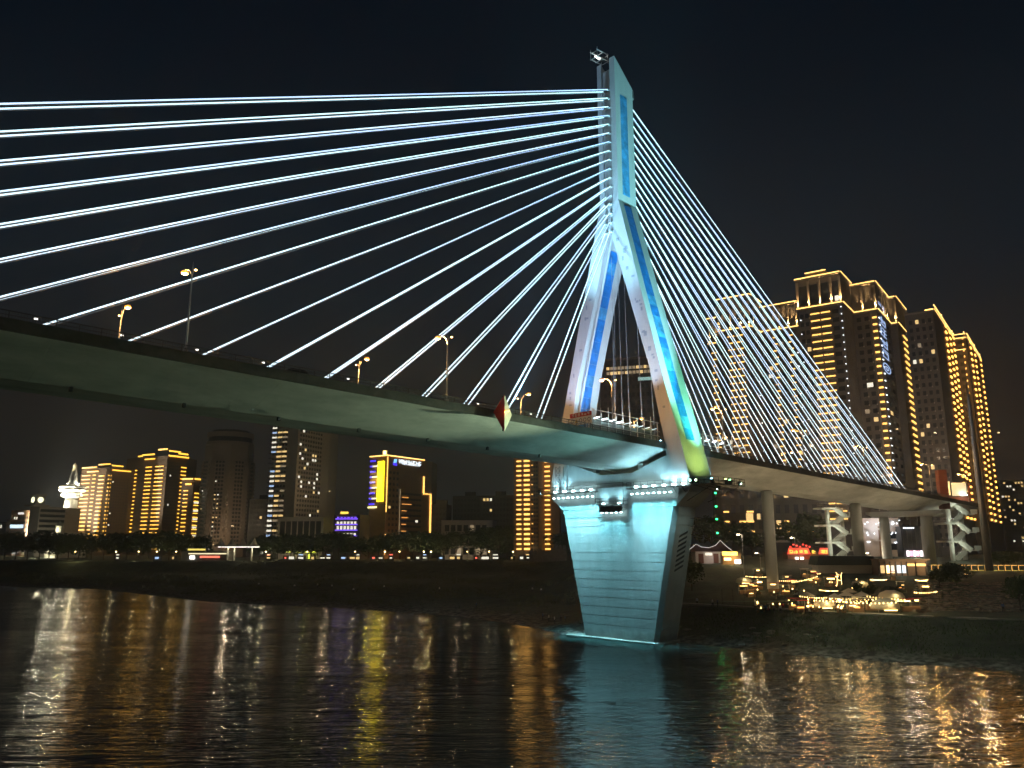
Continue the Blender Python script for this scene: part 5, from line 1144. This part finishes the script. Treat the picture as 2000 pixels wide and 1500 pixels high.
zb = b_.z - ST.location.z; cube('body', M_FACB, ST, (0, 1.2, zb + 1.5), (5.2, 2.2, 3)); cube('fascia', glow('stall_fascia', (1, .6, .08), 3.5), ST, (-.5, -.05, zb + 3.0), (4.2, .2, 1.0)); cube('counter_light', G_WHITE, ST, (1.6, -.1, zb + .8), (1.6, .2, 1.0)); cube('counter_light', G_BULB, ST, (-1.2, -.1, zb + 1.5), (1.8, .2, .7)); cube('roof', M_FACK, ST, (0, .8, zb + 3.7), (5.8, 3.2, .2))
point('stall_light', (b_.x, b_.y - 2, b_.z + 2.2), 700, (1, .7, .25), .3)
# red-lit restaurant
b_ = gpt(1582, 1093); RR = empty('red_restaurant', b_); tag(RR, 'restaurant with red neon roof and yellow lettering', 'restaurant')
RR.scale = [b_.y / 250] * 3; zb = -.8
cube('wall', M_FACB, RR, (0, 2.5, zb + 1.5), (13.5, 5, 3.2))
for x, w_ in ((-3.4, 6.6), (4.6, 3.0)):
    MB().loft([[(x - w_ / 2 - .4, -.3, zb + 2.4), (x + w_ / 2 + .4, -.3, zb + 2.4), (x + w_ / 2 - .3, -.3, zb + 4.4), (x - w_ / 2 + .3, -.3, zb + 4.4)], [(x - w_ / 2 - .4, .1, zb + 2.4), (x + w_ / 2 + .4, .1, zb + 2.4), (x + w_ / 2 - .3, .1, zb + 4.4), (x - w_ / 2 + .3, .1, zb + 4.4)]]).build('neon_board', glow('red_board', (1, .015, .01), .9), RR)
for i, x in enumerate((-5.8, -4.4, -2.7, -1.3, 1.2, 3.9, 4.9)): strokes(RR, glow('yellow_letters', (1, .6, .06), 2.2), Vector((x - .5, -.34, zb + 2.7)), Vector((1, 0, 0)), Vector((0, 0, 1)), Vector((0, -3, 0)), 1.0, 1.0, 120 + i)
for i in range(7): cube('lantern', G_RED, RR, (-6 + i * 1.0, -.5, zb + 4.7 + (i * 5 % 3) * .35), (.4, .4, .45))
for x in (-4.2, -2.6): cube('door_lamp', G_WHITE, RR, (x, -.4, zb + 1.2), (.9, .2, .6))
point('neon_light', (b_.x - 2, b_.y - 2.5, b_.z + 3), 500, (1, .06, .03), .4)
# dark canopy with pale wall
b_ = gpt(1655, 1121); DC = empty('canopy_building', (b_.x, b_.y, gz(b_.x, b_.y) - 1)); DC.scale = [b_.y / 213] * 3; tag(DC, 'long dark canopy over a pale wall at the top of the market', 'canopy')
zb = b_.z - DC.location.z; cube('wall', M_WALLW, DC, (0, 3, zb + .9), (14.6, 4, 2.6)); MB().loft([[(-8, 0, zb + 2.2), (7.6, 0, zb + 2.2), (7.4, 0, zb + 4.5), (-7.2, 0, zb + 4.6)], [(-8, 6, zb + 2.2), (7.6, 6, zb + 2.2), (7.4, 6, zb + 4.5), (-7.2, 6, zb + 4.6)]]).build('canopy', mat('dark_green_sheet', (.03, .04, .035), .7), DC)
# lit glass pavilion
b_ = gpt(1766, 1125); GP = empty('glass_pavilion', (b_.x, b_.y, gz(b_.x, b_.y) - 1)); GP.scale = [b_.y / 205] * 3; tag(GP, 'low glass-fronted cafe with white and yellow lit bays', 'cafe')
zb = b_.z - GP.location.z; cube('body', M_FACB, GP, (0, 2.2, zb + 1.8), (12.5, 3.6, 4.2)); cube('roof', M_FACB, GP, (0, 1.6, zb + 4.0), (13.2, 5, .3))
for i, (x, w_, m_) in enumerate(((-5.2, 1.0, G_WINY), (-3.8, .7, G_BULB), (-2.6, .8, G_WINW), (-1.0, 1.0, glow('cool_bay', (.75, .9, 1), 1.3)), (.3, .9, MATS['cool_bay']), (2.2, 1.8, G_WARM), (4.8, 2.4, G_WARM))): cube('lit_bay', m_, GP, (x, .35, zb + (1.6 if i < 5 else 2.7)), (w_, .12, 1.9 if i < 5 else .6)); 
for x in (-5.9, -4.5, -3.2, -1.8, -.3, 1.1, 3.4, 6.0): cube('mullion', M_DARK, GP, (x, .3, zb + 1.7), (.14, .2, 3.6))
point('cafe_light', (b_.x - 1, b_.y - 2.5, b_.z + 2.4), 350, (1, .9, .65), .3)
# white-lit shop building and pink sign
pw, _, _ = plan(1686, 1050, 300, R(12), [('a', 1758)]); WB = Building('shop_building', 'shop building with strings of cold white lights behind the portal column', pw, 12.5, group='low buildings by the bridge'); zW = Z(1720, 1012, 300); WB.shaft(M_WALLW, pw, Vector((3, 14)), zW)
rnd = random.Random(66)
for i in range(26): f = rnd.uniform(.04, .95); z = rnd.choice([zW - 2, zW - 2.4, zW - 6, zW - 9]) + rnd.uniform(-.4, .4); WB.on('string_lamp', glow('cold_lamp', (.85, .9, 1), 5), 0, f, f + .02, z, z + .4, .4, .3)
for i in range(2): WB.on('window', M_GLS, 0, .62, .95, zW - 7.6 - i * 4.2, zW - 5.2 - i * 4.2, .05, .1)
WB.on('pilaster', M_FACB, 0, .42, .56, 13, zW - 3, .15, .4); WB.slab(M_WALLW, pw, zW - 4.3, .5, .5, None); WB.slab(M_WALLW, pw, zW - 8.6, .5, .5, None)
point('shop_light', (pw[0].x + 4, pw[0].y - 5, zW - 3), 900, (.9, .93, 1), .4)
pk, _, _ = plan(1762, 1060, 290, R(8), [('a', 1838)]); PK = Building('shop_building', 'dark glazed shop building with a pink and white lit sign', pk, 12.5, group='low buildings by the bridge'); zK = Z(1800, 1028, 290); PK.shaft(M_FACK, pk, Vector((3, 14)), zK)
for i in range(5): PK.on('sign_letter', G_PINK if i % 2 else glow('pinkish_white', (1, .85, .9), 3), 0, .08 + i * .085, .145 + i * .085, 13.4, 15.4, .4, .3)
for i in range(9): PK.on('mullion', M_FACD, 0, .03 + i * .11, .04 + i * .11, 16, zK, .1, .2)
for i in range(6): PK.on('lamp', MATS['cold_lamp'], 0, .06 + i * .05, .075 + i * .05, zK - .8, zK - .4, .4, .3)
PK.on('pilaster', M_WALLW, 0, .50, .57, 13, zK, .3, .6); PK.on('lit_awning', glow('orange_white', (1, .8, .6), 3), 0, .68, .8, 13.6, 14.8, .4, .4)
# yellow-lit railing on its wall
b0, b1_ = gpt(1820, 1114), gpt(2030, 1115); YR = empty('lit_railing', (b0.x, b0.y, b0.z)); tag(YR, 'row of yellow-lit square railing frames on the embankment wall', 'railing')
dv = (b1_ - b0); Ln = dv.length; dv.normalize(); n_ = 16
for i in range(n_):
    p0 = dv * Ln * i / n_; p1 = dv * Ln * (i + .82) / n_
    if 2 <= i <= 3: continue
    rod('frame_post', G_WARM, YR, p0, p0 + Vector((0, 0, 1.5)), .10, 6); rod('frame_rail', G_WARM, YR, p0 + Vector((0, 0, 1.5)), p1 + Vector((0, 0, 1.5)), .10, 6)
    bar('frame_base', glow('yellow_base', (1, .7, .1), 1), YR, p0 + Vector((0, 0, .05)), p1 + Vector((0, 0, .05)), .08, .08)
bar('wall', mat('embankment_wall', (.26, .25, .22), .9, var=.2), YR, Vector((0, .3, -1.6)), dv * Ln + Vector((0, .3, -1.6)), 3.0, .5)
for i in range(6): 
    q = b0 + dv * Ln * (i + .5) / 6; point('railing_light', (q.x, q.y - .6, q.z + .8), 70, (1, .75, .2), .3)
# stone facing of the slope on the right
mb = MB(); rnd = random.Random(9); ns = 0; stones = []
SM = []
for q in range(4):
    r2 = random.Random(q); b2 = MB(); b2.loft([[(x + r2.uniform(-.08, .08), y + r2.uniform(-.08, .08), -.2) for x, y in ((-.5, -.5), (.5, -.5), (.5, .5), (-.5, .5))], [(x * .8 + r2.uniform(-.1, .1), y * .8 + r2.uniform(-.1, .1), .22 + r2.uniform(0, .1)) for x, y in ((-.5, -.5), (.5, -.5), (.5, .5), (-.5, .5))]]); SM.append(b2.mesh('stone', mat('slope_stone', (.24, .21, .18), .9, var=.3, vscale=.7, bump=.4, bscale=6)))
RV = empty('stone_slope', (90, 150, 0)); tag(RV, 'rough stone-faced slope below the yellow-lit railing', 'stone slope')
vv = 1140
while vv < 1195 and ns < 290:
    uu = 1795 + (vv - 1140) * -.3
    while uu < 2000 and ns < 290:
        q = gpt(uu + rnd.uniform(-2, 2), vv + rnd.uniform(-1, 1))
        if q is not None and q.z > 5.3:
            dx = (gz(q.x + .5, q.y) - gz(q.x - .5, q.y)); dy = gz(q.x, q.y + .5) - gz(q.x, q.y - .5); nrm = Vector((-dx, -dy, 1)).normalized(); s_ = rnd.uniform(.7, 1.2)
            o = link('stone', SM[ns % 4], RV, mw=Matrix.Translation(q - RV.location) @ nrm.to_track_quat('Z', 'Y').to_matrix().to_4x4() @ Matrix.Rotation(rnd.uniform(0, 6), 4, 'Z') @ Matrix.Diagonal((s_ * 1.2, s_ * .9, s_, 1))); ns += 1
        uu += rnd.uniform(9, 13)
    vv += 4.2
# green netting fence
b0, b1_ = at(1412, 1190, 168), at(1520, 1190, 163); b2_ = at(1562, 1189, 161)
for a_, c_, m_, lab in ((b0, b1_, mat('green_net', (.03, .09, .06), .8, var=.2), 'dark green netting fence at the foot of the near bridge column'), (b1_, b2_, mat('olive_net', (.10, .10, .03), .8, var=.2), 'short olive netting panel beside the green fence')):
    o = empty('netting_fence', a_); tag(o, lab, 'fence'); d_ = c_ - a_; h_ = 3.9
    n_ = max(3, int(d_.length / 2.2))
    for i in range(n_ + 1): rod('post', M_DARK, o, d_ * i / n_ + Vector((0, .1, -1)), d_ * i / n_ + Vector((0, .1, h_ + .1)), .08, 6)
    for i in range(n_): 
        p0, p1 = d_ * (i + .02) / n_, d_ * (i + .98) / n_
        bar('net_panel', m_, o, p0 + Vector((0, 0, h_ / 2 - .4)), p1 + Vector((0, 0, h_ / 2 - .4)), h_ + .4, .03)
# green signal lamps on a pole
b_ = at(1402, 1060, 262); GPo = empty('signal_pole', b_ - Vector((0, 0, 6))); tag(GPo, 'slim pole with four green lamps right of the pier', 'signal pole')
rod('pole', M_DARK, GPo, (0, 0, 0), (0, 0, Z(1402, 955, 262) - b_.z + 6), .16, 8)
for v in (963, 989, 1014, 1041): zq = Z(1402, v, 262) - b_.z + 6; cube('green_lamp', G_GREEN, GPo, (0, -.2, zq), (.6, .3, .5)); point('green_light', (b_.x, b_.y - 1.0, b_.z - 6 + zq), 40, (.02, 1, .25), .15)
# --- market: parasols, tents, tables, light strings
M_CLOTH = mat('cream_canvas', (.62, .58, .48), .8)
MKT = []
def mk(u, v): 
    q = gpt(u, v); return q
def parasol(i, u, v):
    q = mk(u, v); o = empty('market_parasol', q); tag(o, f'{ORD[i]} cream market parasol from the left on the terrace', 'parasol', 'cream parasols of the night market')
    rod('pole', M_GALV, o, (0, 0, 0), (0, 0, 2.6), .07, 6); n_ = 8
    MB().loft([[(1.7 * math.cos(2 * math.pi * j / n_), 1.7 * math.sin(2 * math.pi * j / n_), 2.15) for j in range(n_)], [(.85 * math.cos(2 * math.pi * j / n_), .85 * math.sin(2 * math.pi * j / n_), 2.55) for j in range(n_)], [(.05 * math.cos(2 * math.pi * j / n_), .05 * math.sin(2 * math.pi * j / n_), 2.95) for j in range(n_)]]).build('canopy', M_CLOTH, o)
    for j in range(0, n_, 2): rod('rib', M_GALV, o, (0, 0, 2.5), (1.65 * math.cos(2 * math.pi * j / n_), 1.65 * math.sin(2 * math.pi * j / n_), 2.13), .03, 5)
for i, (u, v) in enumerate(((1567, 1183), (1578, 1186), (1632, 1190), (1655, 1186), (1660, 1178), (1685, 1186))): parasol(i, u, v)
def dome_tent(lab, u, v, r_):
    q = mk(u, v); o = empty('market_tent', q); tag(o, lab, 'tent', 'rounded tents of the night market')
    MB().loft([[(r_ * math.cos(a) * f, r_ * .8 * math.sin(a), z) for a in [2 * math.pi * j / 16 for j in range(16)]] for f, z in ((1, .6), (.98, r_ * .5), (.8, r_ * .75))] + [[(r_ * .35 * math.cos(a), r_ * .3 * math.sin(a), r_ * .95) for a in [2 * math.pi * j / 16 for j in range(16)]]]).build('canopy', M_CLOTH, o, True)
    for a in (-2.4, -.7): rod('pole', M_GALV, o, (r_ * math.cos(a), r_ * .8 * math.sin(a), 0), (r_ * math.cos(a), r_ * .8 * math.sin(a), .8), .08, 6)
    cube('lamp', G_BULB, o, (0, -r_ * .82, .5), (r_ * .9, .1, .15)); point('tent_light', (q.x, q.y - r_, q.z + 1.6), 60, (1, .75, .35), .2)
for lab, u, v, r_ in (('cream dome tent at the right end of the market crowd', 1730, 1196, 2.6), ('cream dome tent on the upper terrace left of the column', 1453, 1143, 2.0), ('cream dome tent above the middle of the market', 1742, 1178, 2.6), ('pale dome tent behind the market parasols', 1680, 1150, 2.0), ('dome tent behind the left end of the market', 1610, 1192, 2.0)): dome_tent(lab, u, v, r_)
def make_table():
    o = empty('market_table'); cube('tabletop', M_FACB, o, (0, 0, .74), (1.0, .7, .05))
    for x in (-.42, .42):
        for y in (-.28, .28): cube('leg', M_DARK, o, (x, y, .36), (.05, .05, .72))
    for y in (-.62, .62): cube('stool', M_FACB, o, (0, y, .22), (.35, .35, .44))
    MB().lathe([(.07, .77), (.12, .85), (.12, 1.0), (.05, 1.08)], 8).build('lantern', G_BULB, o); return o
TB = make_table(); rnd = random.Random(15); tables = []
spots_ = [(rnd.gauss(1640, 62), rnd.uniform(1178, 1199)) for _ in range(46)] + [(rnd.uniform(1380, 1440), rnd.uniform(1185, 1192)) for _ in range(3)] + [(rnd.uniform(1790, 1835), 1182 + rnd.uniform(-4, 4)) for _ in range(6)] + [(rnd.uniform(1450, 1700), rnd.uniform(1135, 1165)) for _ in range(14)]
for i, (u, v) in enumerate(sorted(spots_)[:59]):
    q = mk(min(max(u, 1480), 1835), v)
    o = TB if i == 0 else copy_tree(TB); o.location = q; o.rotation_euler = (0, 0, rnd.uniform(0, 3)); tables.append(q)
    tag(o, f'{ORD[i]} lantern-lit market table counting from the left', 'table', 'lantern-lit tables of the night market')
    if i % 3 == 0: point('table_light', (q.x, q.y - .3, q.z + 1.4), 26, (1, .68, .28), .15)
def light_string(i, a, b, n_, sag):
    o = empty('light_string', a); tag(o, f'{ORD[i]} string of warm bulbs from the left in the night market', 'light string', 'bulb strings of the night market'); d_ = b - a
    P = [d_ * (k / n_) + Vector((0, 0, 2.2 - sag * 4 * (k / n_) * (1 - k / n_))) for k in range(n_ + 1)]
    MB().tube(P, .02, 4).build('cable', M_DARK, o)
    for p in (P[0], P[-1]): rod('post', M_DARK, o, (p.x, p.y, -.6), (p.x, p.y, p.z + .1), .07, 6)
    for k in range(1, n_): link('bulb', ucyl(G_BULB, 6), o, P[k] - Vector((0, 0, .12)), None, [random.uniform(.12, .24)] * 3)
ls = [(1455, 1142, 1500, 1144), (1500, 1150, 1560, 1152), (1545, 1156, 1600, 1142), (1560, 1185, 1625, 1188), (1590, 1196, 1690, 1198), (1600, 1172, 1640, 1174), (1620, 1190, 1720, 1193), (1640, 1198, 1760, 1200), (1700, 1150, 1735, 1150), (1690, 1186, 1775, 1194), (1785, 1178, 1835, 1176), (1788, 1150, 1815, 1150)]
for i, (a0, a1, c0_, c1_) in enumerate(ls):
    A_, B_ = mk(a0, a1), mk(c0_, c1_); light_string(i, A_, B_, 14 + i % 3, .12 + .05 * (i % 4))
    m_ = A_.lerp(B_, .5); point('string_light', (m_.x, m_.y - .5, m_.z + 2.0), 60, (1, .7, .3), .4)
rnd = random.Random(44); us = sorted([rnd.uniform(1545, 1775) for _ in range(13)] + [rnd.uniform(1440, 1820) for _ in range(20)]); lo_ = set(rnd.sample(range(33), 14))
for i, u in enumerate(us):
    q = mk(u, rnd.uniform(1188, 1197) if i in lo_ and u > 1540 else rnd.uniform(1128, 1168)); w_ = rnd.uniform(1.4, 2.6)
    o = empty('market_stall', q, rnd.uniform(-.4, .4)); tag(o, f'{ORD[i]} warm-lit food stall from the left in the market', 'stall', 'warm-lit food stalls of the night market')
    cube('counter', M_FACB, o, (0, 0, .45), (w_, .8, .9)); cube('awning', rnd.choice([M_CLOTH, M_RED, M_FACB]), o, (0, 0, 2.25), (w_ * 1.2, 1.3, .08)); cube('light_box', rnd.choice([G_BULB, G_WARM, G_BULB, glow('amber_box', (1, .42, .08), 2.4)]), o, (rnd.uniform(-.3, .3), -.45, rnd.choice([.95, 1.9])), (w_ * rnd.uniform(.3, .8), .1, rnd.uniform(.1, .3)))
    for x in (-w_ / 2, w_ / 2): rod('post', M_GALV, o, (x, .3, 0), (x, .3, 2.2), .05, 5)
    point('stall_light', (q.x, q.y - .9, q.z + 1.7), 45, (1, .66, .26), .2)
# carved light figure and stair rail of lights
q = mk(1640, 1142); LF = empty('light_figure', q); tag(LF, 'small lit wire figure on the middle terrace', 'light figure')
for p0, p1 in (((-.6, 0, 0), (-.4, 0, 2.4)), ((.5, 0, 0), (.5, 0, 2.2)), ((-.4, 0, 2.4), (.5, 0, 2.2)), ((-.5, 0, 1.2), (.5, 0, .9)), ((-.4, 0, 2.4), (-.7, 0, 3.0)), ((.5, 0, 2.2), (.8, 0, 2.9))): rod('light_tube', G_BULB, LF, p0, p1, .1, 6)
# --- bank street lamps that light the deck from below
rnd = random.Random(2)
for i, (u, v, Y, h_, pw) in enumerate(((1449, 1046, 215, 0, 1300), (1552, 1052, 258, 0, 1500), (1484, 1082, 240, 0, 700), (1700, 1082, 262, 0, 1500), (1795, 1082, 272, 0, 1500))):
    q = at(u, v, Y); g_ = gz(q.x, q.y); o = empty('bank_lamp', (q.x, q.y, g_)); tag(o, f'{ORD[i]} bank street lamp from the left under the landward spans', 'street lamp', 'street lamps under the landward spans')
    hh = q.z - g_; rod('post', M_GALV, o, (0, 0, 0), (0, 0, hh + .2), .14, 6); rod('arm', M_GALV, o, (0, 0, hh + .2), (-.9, 0, hh + .35), .08, 6); cube('lamp_head', glow('bank_lamp_lens', (1, .85, .55), 12), o, (-1.0, 0, hh + .25), (.8, .35, .16))
    point('bank_light', (q.x - 1, q.y - .6, q.z + .6), pw, (1, .80, .52), .3)
for i, (s_, t_, pw) in enumerate(((34, 22, 15000), (72, 24, 15000), (112, 26, 15000))):  # lamps added to brighten the underside of the landward deck
    q = W(s_, t_, 0); q.z = gz(q.x, q.y)
    o = empty('added_deck_fill', q); tag(o, f'{ORD[i]} added ground fill lamp from the pier aimed at the landward deck underside', 'floodlight', 'added fill lamps under the landward deck')
    cube('yoke', M_DARK, o, (0, 0, .3), (.3, .3, .6)); cube('housing', M_DARK, o, (0, 0, .8), (.6, .5, .4)); cube('lens', G_BULB, o, (0, .05, 1.02), (.5, .4, .05))
    spot('added_deck_fill_beam', q + Vector((0, 0, 1.2)), W(s_ + 4, 4, 31), pw, (1, .78, .46), 120, 1.0, .3)
# --- people
def person_mesh(pose, shirt, seed):
    rnd = random.Random(seed)
    st_ = {'stand': (.10, .0), 'walk': (.26, .14), 'sit': (.12, 0)}[pose]
    hip = .92 if pose != 'sit' else .50
    V_ = [(0, 0, hip), (0, 0, hip + .25), (0, 0, hip + .48), (0, 0, hip + .60), (0, .0, hip + .74)]; E_ = [(0, 1), (1, 2), (2, 3), (3, 4)]; Rr = [.15, .14, .17, .06, .105]
    def addv(p, r_, to): V_.append(p); Rr.append(r_); E_.append((to, len(V_) - 1)); return len(V_) - 1
    for sx in (-1, 1):
        if pose == 'sit': k_ = addv((sx * .10, -.02, hip - .02), .10, 0); k_ = addv((sx * .12, -.42, hip), .075, k_); k_ = addv((sx * .12, -.44, .08), .05, k_); addv((sx * .12, -.58, .04), .04, k_)
        else:
            sw = st_[1] * sx; k_ = addv((sx * .10, 0, hip - .06), .10, 0); k_ = addv((sx * .11, -sw * .6 - .03, .48), .07, k_); k_ = addv((sx * .11, -sw + .05 * (sx > 0), .08), .05, k_); addv((sx * .12, -sw - .14, .04), .04, k_)
        a_ = addv((sx * .20, 0, hip + .47), .065, 2); a_ = addv((sx * .26, .03 * sx, hip + .20), .05, a_); a_ = addv((sx * .25, -.12, hip - .02), .035, a_); addv((sx * .24, -.17, hip - .12), .03, a_)
    me = bpy.data.meshes.new('figure'); me.from_pydata(V_, E_, []); o = bpy.data.objects.new('figure', me); COL.objects.link(o)
    md = o.modifiers.new('skin', 'SKIN')
    for i, sv in enumerate(me.skin_vertices[0].data): sv.radius = (Rr[i], Rr[i]); sv.use_root = (i == 0)
    o.modifiers.new('sub', 'SUBSURF').levels = 1
    dg = bpy.context.evaluated_depsgraph_get(); dg.update(); nm = bpy.data.meshes.new_from_object(o.evaluated_get(dg)); bpy.data.objects.remove(o)
    nm.materials.clear(); nm.materials.append(shirt); nm.materials.append(mat('dark_trousers', (.03, .032, .04), .8)); nm.materials.append(mat('skin', (.42, .27, .20), .6)); nm.materials.append(mat('black_hair', (.012, .01, .01), .6))
    for p in nm.polygons:
        z = p.center.z; p.material_index = 1 if z < hip + .02 else (0 if z < hip + .58 else 2)
        if z > hip + .74 or (z > hip + .64 and p.center.y > .02): p.material_index = 3
    return nm
SH = [mat('white_shirt', (.75, .74, .72), .8), mat('red_shirt', (.4, .05, .05), .8), mat('grey_shirt', (.2, .2, .22), .8), mat('blue_shirt', (.08, .14, .3), .8)]
PM = [person_mesh('stand', SH[0], 1), person_mesh('walk', SH[2], 2), person_mesh('stand', SH[3], 3), person_mesh('walk', SH[0], 4), person_mesh('sit', SH[1], 5), person_mesh('sit', SH[0], 6)]
pl_ = [(505, 1146, 0), (575, 1150, 3), (620, 1148, 0), (648, 1150, 0), (690, 1158, 3), (750, 1152, 0), (858, 1156, 0), (930, 1189, 2), (1040, 1157, 0), (1057, 1159, 0), (1060, 1211, 2), (1072, 1215, 0), (1083, 1219, 3), (1096, 1214, 1), (1104, 1217, 2), (1362, 1183, 0), (1392, 1186, 3), (1402, 1186, 2), (1488, 1197, 0), (1496, 1198, 2), (1504, 1199, 3), (1512, 1199, 1), (1525, 1199, 0), (1960, 1196, 2)]
NMS = ['white-shirted standing person', 'grey-shirted walking person', 'blue-shirted standing person', 'white-shirted walking person']
cnt = {}
for i, (u, v, k) in enumerate(pl_):
    q = gpt(u, v); o = link('person', PM[k], None, q, random.uniform(0, 6)); cnt[k] = cnt.get(k, 0) + 1
    tag(o, f'{ORD[cnt[k] - 1]} {NMS[k]} from the left on the river bank', 'person', 'people on the river bank')
rnd = random.Random(21); mp_ = []
for i in range(16):
    q = tables[(i * 7 + 3) % len(tables)]; sit = i % 2; k = 4 + (i // 2) % 2 if sit else i % 4
    q = Vector((q.x + rnd.uniform(-1.2, 1.2), q.y - .9, 0)); q.z = gz(q.x, q.y); mp_.append((q.x / q.y, sit, link('person', PM[k], None, q, rnd.uniform(0, 6))))
c2 = [0, 0]
for _, sit, o in sorted(mp_, key=lambda x: x[0]):
    tag(o, f'{ORD[c2[sit]]} {"seated" if sit else "standing"} person from the left among the market tables', 'person', 'people in the night market'); c2[sit] += 1

# ------------------------------------------------------------------ night haze over the river: even, thin air that carries the glow of the lamps
hm = bpy.data.materials.new('night_haze'); hm.use_nodes = True; n = hm.node_tree; n.nodes.clear()
o_ = n.nodes.new('ShaderNodeOutputMaterial'); pv = n.nodes.new('ShaderNodeVolumePrincipled'); pv.inputs['Density'].default_value = .00036; pv.inputs['Color'].default_value = (.80, .90, 1, 1); pv.inputs['Anisotropy'].default_value = .55
n.links.new(pv.outputs[0], o_.inputs['Volume'])
hz_ = MB().box(-4200, 4200, -900, 6800, -6, 190).build('haze', hm); hz_['kind'] = 'stuff'; hz_['label'] = 'thin even night haze over river and city'
